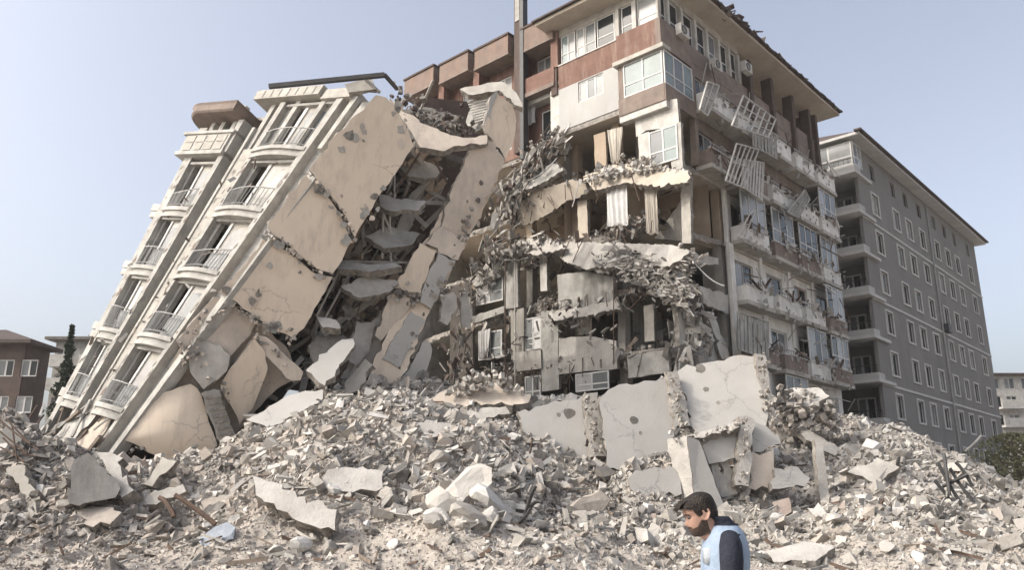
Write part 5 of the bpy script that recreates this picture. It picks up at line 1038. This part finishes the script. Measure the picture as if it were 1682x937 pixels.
# --- loose lumps big enough to count
def lump_mesh(seed, m, rough=.3):
    bm = bmesh.new(); bmesh.ops.create_icosphere(bm, subdivisions=2, radius=1.0); g = np.random.default_rng(seed); pl = [(nz(g.normal(size=3)), g.uniform(.45, .8)) for _ in range(9)]
    for v in bm.verts:
        p = np.array(v.co)
        for n_, d in pl:
            k = p @ n_
            if k > d: p = p - n_ * (k - d)
        v.co = Vector(p + g.normal(0, .03, 3))
    me = bpy.data.meshes.new('lump'); bm.to_mesh(me); bm.free(); me.materials.append(M[m]); return me
LM = {m: [lump_mesh(i + 10 * j, m) for i in range(5)] for j, m in enumerate(('chip_pale', 'chip_grey', 'chip_tan', 'chip_white', 'chip_dark'))}
def lump(px, py, r_, m, label, group=None, flat=.75, name='concrete_lump'):
    p = hit(px, py); o = bpy.data.objects.new(name, random.choice(LM[m])); COL.objects.link(o)
    o.location = (p[0], p[1], float(H(p[0], p[1])) + r_ * .25); o.rotation_euler = tuple(rng.uniform(0, 6, 3) * A(.12, .12, 1)); o.scale = (r_ * rng.uniform(.9, 1.3), r_ * rng.uniform(.8, 1.1), r_ * flat * rng.uniform(.8, 1.2)); return tag(o, label, 'rubble lump', group)
for (px, py, r_, m, lab) in ((551, 812, .34, 'chip_white', 'round white lump under the thick grey plate'), (735, 850, .75, 'chip_pale', 'pale boulder at the lower left of the pale pile'), (765, 822, .85, 'chip_pale', 'largest pale boulder on top of the pale pile'), (803, 838, .68, 'chip_white', 'whitest boulder right in the pale pile'), (830, 852, .55, 'chip_pale', 'pale boulder at the right end of the pale pile'), (770, 864, .6, 'chip_grey', 'grey boulder at the foot of the pale pile'), (968, 852, .75, 'chip_tan', 'big tan boulder below the middle wall slab'), (880, 815, .45, 'chip_tan', 'tan slab shaped lump with rebar under it'), (720, 770, .4, 'chip_grey', 'grey lump high on the centre of the heap'), (655, 790, .45, 'chip_dark', 'dark lump in the shaded hollow right of the thick plate'), (640, 835, .5, 'chip_grey', 'grey lump below the shaded hollow'), (1420, 830, .45, 'chip_white', 'white lump low on the right slope'), (1480, 752, .5, 'chip_grey', 'grey lump in the middle of the right slope'), (1380, 868, .4, 'chip_pale', 'pale lump on the flat ground at the right'), (250, 880, .35, 'chip_tan', 'tan lump left of the steel bars'), (490, 905, .35, 'chip_white', 'pale lump at the very bottom left of the centre')):
    lump(px, py, r_, m, lab)
for _ in range(26):
    lump(rng.uniform(708, 842), rng.uniform(806, 872), rng.uniform(.16, .4), random.choice(['chip_pale', 'chip_white', 'chip_pale', 'chip_grey']), 'pale stone in the heaped pile left of the curled rebar', 'stones of the pale pile', .8)
areas = [('loose grey lump on the brown slope below the leaning block', 'lumps below the leaning block', (0, 400), (790, 930), ('chip_tan', 'chip_grey', 'chip_tan', 'chip_dark'), 42),
         ('loose pale lump on the central heap in front of the gap', 'lumps on the central heap', (400, 850), (680, 930), ('chip_pale', 'chip_grey', 'chip_white', 'chip_dark'), 62),
         ('loose pale lump below the three standing wall slabs', 'lumps below the wall slabs', (850, 1120), (760, 930), ('chip_pale', 'chip_grey', 'chip_tan'), 40),
         ('loose pale lump on the right slope before the grey block', 'lumps on the right slope', (1230, 1682), (740, 930), ('chip_pale', 'chip_grey', 'chip_white', 'chip_dark'), 66)]
for lab, grp, xr, yr, ms, n_ in areas:
    for _ in range(n_):
        px, py = rng.uniform(*xr), rng.uniform(*yr); ridge_y = np.interp(px, _rp, [r[1] for r in RIDGE])
        if py < ridge_y + 12: py = ridge_y + rng.uniform(15, 80)
        lump(px, py, rng.uniform(.11, .27), random.choice(ms), lab, grp, rng.uniform(.4, .9))
# splintered boards, laths and pipes strewn over the heap
b = MB()
for _ in range(900):
    Y = rng.uniform(19, 36); X = rng.uniform(-.68, .68) * Y; z = float(H(X, Y)); a = rng.uniform(0, 6.28); d = nz([math.cos(a), math.sin(a), rng.normal(.1, .3)]); L = rng.uniform(.2, 1.0)
    c_ = A(X, Y, z + .12); b.bar(c_ - d * L / 2, c_ + d * L / 2, rng.uniform(.02, .055), random.choice(['rust', 'wood', 'dusty_grey', 'dusty_grey', 'chip_pale', 'chip_grey']), rng.uniform(.02, .09))
for _ in range(520):
    px, py = rng.uniform(400, 900) if rng.random() < .7 else rng.uniform(1240, 1640), rng.uniform(640, 880)
    if py < np.interp(px, _rp, [r[1] for r in RIDGE]) + 4: continue
    p = hit(px, py, 17); shards(b, [p + A(0, 0, .18), p + A(0, 0, .2)], .08, 1, (.15, .7), ('chip_pale', 'chip_grey', 'chip_white', 'concrete', 'dusty_grey', 'chip_grey'), A(.8, .2, .3), .5)
tag(b.build('litter'), 'splintered boards and rods strewn over the heap', 'rubble', kind='stuff')

# ================================================================ MAN in the foreground
MX = atY(1166, 840, 5.25); mx, my = float(MX[0]), 5.25
ORG = A(mx, my, 0.0)
FWD, SIDE = A(-1, 0, 0), A(0, -1, 0)      # facing left, his left side towards the camera
def bp(f_, s_, z): return ORG + FWD * (f_ - .08 * min(1, max(0, (z - .8) / .5))) + SIDE * s_ + Z * z * 1.05
def hp_(f_, s_, z): return ORG + FWD * f_ + SIDE * s_ + Z * z
def loft(mb, rings, m, n=28, pw=2.2):
    base = len(mb.v); k = mb._m(m)
    for (f_, s_, z, df, dw, axis) in rings:
        for j in range(n):
            a = 2 * math.pi * j / n; c_, s2 = math.cos(a), math.sin(a); c_ = math.copysign(abs(c_) ** (2 / pw), c_); s2 = math.copysign(abs(s2) ** (2 / pw), s2)
            mb.v.append(tuple(bp(f_ + df * c_ * (1 if axis == 0 else 1), s_ + dw * s2, z)))
    for i in range(len(rings) - 1):
        for j in range(n): j2 = (j + 1) % n; mb.f.append((base + i * n + j, base + i * n + j2, base + (i + 1) * n + j2, base + (i + 1) * n + j)); mb.mi.append(k)
    mb.f.append(tuple(base + j for j in range(n))[::-1]); mb.f.append(tuple(base + (len(rings) - 1) * n + j for j in range(n))); mb.mi += [k, k]
# head profile: height above chin, front, back, half width
HP = [(-.07, .035, -.075, .056), (-.04, .042, -.077, .058), (-.012, .062, -.078, .060), (.0, .088, -.079, .056), (.012, .098, -.080, .059), (.028, .101, -.083, .063), (.042, .099, -.087, .066), (.052, .104, -.089, .067), (.06, .103, -.091, .068), (.07, .103, -.094, .070), (.085, .099, -.099, .073), (.10, .096, -.102, .0745), (.115, .090, -.104, .0755), (.125, .090, -.105, .076), (.137, .099, -.106, .0765), (.15, .101, -.106, .0765), (.17, .097, -.105, .0765), (.19, .086, -.100, .073), (.208, .068, -.088, .064), (.222, .043, -.066, .049), (.231, .018, -.040, .030), (.235, -.004, -.018, .012)]
TILT = math.radians(20); CH_Z = 1.552; PIV = A(-.01, 0, 1.58)
def headpt(f_, s_, z):
    z = z + CH_Z; df, dz = f_ + .035 - PIV[0], z - PIV[2]
    return hp_(PIV[0] + df * math.cos(TILT) + dz * math.sin(TILT), s_, PIV[2] + dz * math.cos(TILT) - df * math.sin(TILT))
def head_surface(off=0.0, nseg=56, sel=None, scale=None):
    zs = np.concatenate([np.linspace(-.07, .20, 55), np.linspace(.205, .235, 12)]); hp = np.array(HP); V_, ok = [], []
    for z in zs:
        fr_, bk, hw = (np.interp(z, hp[:, 0], hp[:, i]) for i in (1, 2, 3)); c_ = (fr_ + bk) / 2; df = (fr_ - bk) / 2
        for j in range(nseg):
            a = 2 * math.pi * j / nseg; ca, sa = math.cos(a), math.sin(a); pw = 2.3
            f_ = c_ + df * math.copysign(abs(ca) ** (2 / pw), ca); s_ = hw * math.copysign(abs(sa) ** (2 / pw), sa)
            if ca > 0:
                nose = math.exp(-(s_ / .0125) ** 2) * (np.interp(z, [.062, .070, .080, .10, .128], [0, .014, .027, .014, 0])); f_ += nose
                f_ -= .010 * math.exp(-((abs(s_) - .033) / .014) ** 2 - ((z - .118) / .010) ** 2)
                f_ += .004 * math.exp(-(s_ / .022) ** 2) * (math.exp(-((z - .053) / .004) ** 2) + math.exp(-((z - .042) / .004) ** 2)) 
            V_.append((f_, s_, z, ca))
    return V_, len(zs), nseg
hv, nr, ns = head_surface()
def man_mesh():
    mb = MB(); base = 0
    for (f_, s_, z, ca) in hv: mb.v.append(tuple(headpt(f_, s_, z)))
    k = mb._m('skin')
    for i in range(nr - 1):
        for j in range(ns): j2 = (j + 1) % ns; mb.f.append((i * ns + j, i * ns + j2, (i + 1) * ns + j2, (i + 1) * ns + j)); mb.mi.append(k)
    mb.f.append(tuple(range(ns))[::-1]); mb.f.append(tuple((nr - 1) * ns + j for j in range(ns))); mb.mi += [k, k]
    for sd in (1, -1):                                       # ears
        e_ = [headpt(-.012 + .030 * math.cos(t) * (1.0 if math.sin(t) > -.2 else .7) - .006 * math.sin(t), sd * (.079 + .008 * math.cos(t + 2.6)), .106 + .033 * math.sin(t)) for t in np.linspace(0, 2 * math.pi, 15)]
        mb.tube(e_, .006, 'skin', 7); mb.box(headpt(-.010, sd * .075, .106), FWD * .02, SIDE * .005, Z * .025, 'skin')
    loft(mb, [(-.02, 0, .84, .10, .15, 0), (-.02, 0, .95, .115, .168, 0), (-.01, 0, 1.08, .10, .148, 0), (0, 0, 1.25, .118, .172, 0), (0, 0, 1.36, .118, .185, 0), (-.01, 0, 1.44, .09, .165, 0), (-.02, 0, 1.49, .068, .10, 0), (.02, 0, 1.515, .060, .062, 0), (.065, 0, 1.545, .058, .058, 0)], 'skin')
    for sd in (1, -1):
        mb.tube([bp(.005, sd * .15, 1.43), bp(.02, sd * .20, 1.36), bp(.02, sd * .228, 1.24), bp(.015, sd * .24, 1.12), bp(.03, sd * .243, 1.08), bp(.06, sd * .24, .98), bp(.09, sd * .236, .87)], [.045, .048, .043, .036, .036, .031, .024], 'skin', 14)
        mb.tube([bp(.09, sd * .235, .88), bp(.098, sd * .232, .83), bp(.104, sd * .228, .785)], [.026, .038, .036], 'skin', 12)
        for fi, (df, ln) in enumerate(((.032, .075), (.012, .085), (-.008, .08), (-.028, .062))):
            b0 = bp(.098 + df * .9, sd * .228, .79); mb.tube([b0, b0 - Z * ln * .5 + FWD * .006, b0 - Z * ln * .9 + FWD * .004 - SIDE * sd * .018], [.0095, .009, .007], 'skin', 8)
        t0 = bp(.105, sd * .215, .835); mb.tube([t0, t0 + FWD * .035 - Z * .025, t0 + FWD * .042 - Z * .06], [.012, .0105, .008], 'skin', 8)
        mb.tube([bp(-.02, sd * .09, .92), bp(.0, sd * .095, .50), bp(.005, sd * .095, .46), bp(-.03, sd * .1, .08)], [.088, .058, .055, .038], 'skin', 14)
        mb.tube([bp(-.06, sd * .1, .05), bp(.05, sd * .105, .05), bp(.16, sd * .11, .035)], [.04, .042, .028], 'skin', 10)
    o = mb.build('body'); md = o.modifiers.new('remesh', 'REMESH'); md.mode = 'VOXEL'; md.voxel_size = .0055; ms = o.modifiers.new('smooth', 'SMOOTH'); ms.factor = .5; ms.iterations = 2
    dg = bpy.context.evaluated_depsgraph_get(); me = bpy.data.meshes.new_from_object(o.evaluated_get(dg)); me.name = 'person'
    o.modifiers.clear(); o.data = me; me.polygons.foreach_set('use_smooth', [True] * len(me.polygons))
    if not me.materials: me.materials.append(M['skin'])
    o.name = 'person'; return o
man = man_mesh(); tag(man, 'bearded dark haired man in a light blue vest looking down while walking left', 'person')
def shell(name, pred, off, m, bump=None):
    mb = MB(); pts = []
    for (f_, s_, z, ca) in hv:
        r_ = A(f_ - 0.0, s_, (z - .12)); nn = nz(A(f_, s_ * 1.4, (z - .11) * (1 if z > .15 else .15))); d = off(f_, s_, z) if callable(off) else off
        q_ = A(f_, s_, z) + nn * d; pts.append(headpt(*q_))
    mb.v = [tuple(p) for p in pts]; k = mb._m(m)
    for i in range(nr - 1):
        for j in range(ns):
            j2 = (j + 1) % ns; ids = (i * ns + j, i * ns + j2, (i + 1) * ns + j2, (i + 1) * ns + j); c_ = np.mean([hv[t][:3] for t in ids], 0)
            if pred(*c_): mb.f.append(ids); mb.mi.append(k)
    if name == 'hair': mb.f.append(tuple((nr - 1) * ns + j for j in range(ns))); mb.mi.append(k)
    o = mb.build(name, man, smooth=True, recalc=False); return o
def hairline(f_, s_, z): return z > np.interp(f_, [-.12, -.06, -.03, -.005, .005, .03, .05, .075, .11], [.035, .05, .075, .138, .088, .105, .152, .165, .174])
g2 = VN(77)
def hoff(f_, s_, z):
    edge = z - np.interp(f_, [-.12, -.06, -.03, -.005, .005, .03, .05, .075, .11], [.035, .05, .075, .138, .088, .105, .152, .165, .174])
    return min(.008, .0025 + max(edge, 0) * .22) + .0035 * float(g2(np.array(f_ * 60.), np.array(s_ * 220. + z * 30))) + (.016 * math.exp(-((f_ - .085) / .035) ** 2) if z > .15 else 0)
shell('hair', hairline, hoff, 'hair')
def beardp(f_, s_, z): return -.012 < z < np.interp(f_, [-.01, .0, .03, .06, .085, .095, .13], [-.02, .10, .075, .050, .046, .064, .064]) and f_ > -.005 and not (.044 < z < .052 and f_ > .09)
shell('beard', beardp, lambda f_, s_, z: .0025 + .0015 * float(g2(np.array(f_ * 220.), np.array(s_ * 220 + z * 200))), 'beard')
b = MB()                                                       # swept up quiff
for i in range(46):
    s_ = rng.uniform(-.055, .055); p = [headpt(.055, s_, .205 + rng.normal(0, .003)), headpt(.09, s_ * 1.02, .212 + rng.normal(0, .005)), headpt(.118 + rng.normal(0, .006), s_ * 1.0, .198 + rng.normal(0, .006)), headpt(.135 + rng.normal(0, .008), s_ * .95, .182 + rng.normal(0, .006))]
    b.tube(p, [.007, .007, .005, .001], 'hair', 5)
b.build('quiff', man, smooth=True)
b = MB()
for sd in (1, -1):
    b.tube([headpt(.098, sd * .014, .133), headpt(.096, sd * .033, .139), headpt(.080, sd * .052, .133)], [.003, .0045, .002], 'hair', 6)
b.build('eyebrow', man)
b = MB()
for sd in (1, -1):
    c_ = headpt(.080, sd * .033, .118); bmv = [c_ + A(math.cos(a) * math.cos(e_), math.sin(a) * math.cos(e_), math.sin(e_)) * .0115 for e_ in np.linspace(-1.5, 1.5, 7) for a in np.linspace(0, 2 * math.pi, 11)[:-1]]
    b.add(bmv, [(r * 10 + j, r * 10 + (j + 1) % 10, (r + 1) * 10 + (j + 1) % 10, (r + 1) * 10 + j) for r in range(6) for j in range(10)], 'eye_white')
    b.box(headpt(.0905, sd * .034, .116), FWD * .002, SIDE * .0045, Z * .0045, 'hair')
b.build('eyes', man, smooth=False)
b = MB(); loft(b, [(-.02, 0, .90, .125, .180, 0), (-.01, 0, 1.08, .118, .168, 0), (0, 0, 1.25, .130, .184, 0), (0, 0, 1.36, .128, .194, 0), (-.01, 0, 1.45, .098, .168, 0), (-.015, 0, 1.485, .080, .11, 0), (.004, 0, 1.505, .076, .080, 0), (.022, 0, 1.53, .074, .075, 0), (.04, 0, 1.55, .074, .074, 0)], 'navy_cloth', 32)
for sd in (1, -1):
    pts = [bp(.005, sd * .15, 1.44), bp(.015, sd * .20, 1.395), bp(.022, sd * .225, 1.32), bp(.018, sd * .236, 1.22), bp(.015, sd * .242, 1.12), bp(.03, sd * .243, 1.08), bp(.06, sd * .24, .98), bp(.09, sd * .236, .88)]
    b.tube(pts, [.055, .068, .070, .064, .059, .058, .050, .043], 'navy_cloth', 18)
jk = b.build('jacket', man, smooth=True)
b = MB(); R_ = [(-.02, 0, .86, .142, .196, 0), (-.015, 0, .98, .140, .190, 0), (-.01, 0, 1.10, .134, .182, 0), (0, 0, 1.25, .144, .188, 0), (0, 0, 1.34, .144, .190, 0), (-.002, 0, 1.40, .134, .186, 0), (-.005, 0, 1.44, .118, .172, 0), (-.006, 0, 1.468, .103, .148, 0), (-.004, 0, 1.49, .090, .115, 0), (.0, 0, 1.503, .080, .088, 0)]
loft(b, R_, 'vest_blue', 36)
for (f0, z0) in ((.10, 1.36), ): b.box(bp(.118, .07, 1.33), FWD * .03, SIDE * .04, Z * .045, 'vest_white')
vs = b.build('vest', man, smooth=True)
b = MB()
for z, df, dw in ((1.16, .142, .191), (1.20, .1445, .194)): b.tube([bp(-.005 + df * math.cos(t), dw * math.sin(t), z) for t in np.linspace(0, 2 * math.pi, 33)], .008, 'vest_white', 5)
b.build('reflective_band', vs)
b = MB()
b.tube([bp(.084 * math.cos(t), .092 * math.sin(t), 1.502) for t in np.linspace(0, 2 * math.pi, 25)], .007, 'navy_cloth', 5)
b.tube([bp(-.138, .05, 1.0), bp(-.142, .05, 1.2), bp(-.135, .05, 1.38)], .004, 'navy_cloth', 4); b.tube([bp(.02, .192, 1.24), bp(.02, .19, 1.12), bp(.02, .192, .98)], .004, 'navy_cloth', 4)
b.build('seam', vs)
b = MB(); loft(b, [(-.02, 0, .80, .115, .17, 0), (-.02, 0, .96, .128, .182, 0)], 'navy_cloth', 24)
for sd in (1, -1): b.tube([bp(-.02, sd * .09, .90), bp(.0, sd * .096, .52), bp(.0, sd * .096, .45), bp(-.03, sd * .1, .09)], [.098, .072, .068, .062], 'navy_cloth', 16)
b.build('trousers', man, smooth=True)
for sd in (1, -1):
    b = MB(); b.tube([bp(-.085, sd * .1, .05), bp(-.02, sd * .103, .06), bp(.08, sd * .106, .055), bp(.17, sd * .11, .038), bp(.20, sd * .11, .03)], [.04, .055, .052, .04, .018], 'shoe', 12); b.build('shoe', man, smooth=True)

# ---------------------------------------------------------------- thin haze volume round the whole site, added to lift the dark tones
hz = MB(); hz.box(A(0, 0, 19.0), A(402, 0, 0), A(0, 402, 0), A(0, 0, 20.2), 'concrete'); ho = hz.build('haze')
hm = bpy.data.materials.new('haze'); hm.use_nodes = True; hn = hm.node_tree; hn.nodes.remove(hn.nodes['Principled BSDF'])
pv = hn.nodes.new('ShaderNodeVolumePrincipled'); pv.inputs['Color'].default_value = (0.93, 0.93, 0.95, 1); pv.inputs['Density'].default_value = 0.0004; pv.inputs['Anisotropy'].default_value = 0.0
hn.links.new(pv.outputs[0], hn.nodes['Material Output'].inputs['Volume']); ho.data.materials.clear(); ho.data.materials.append(hm)
tag(ho, 'thin pale haze volume added to lift the shadows', 'haze', kind='stuff')
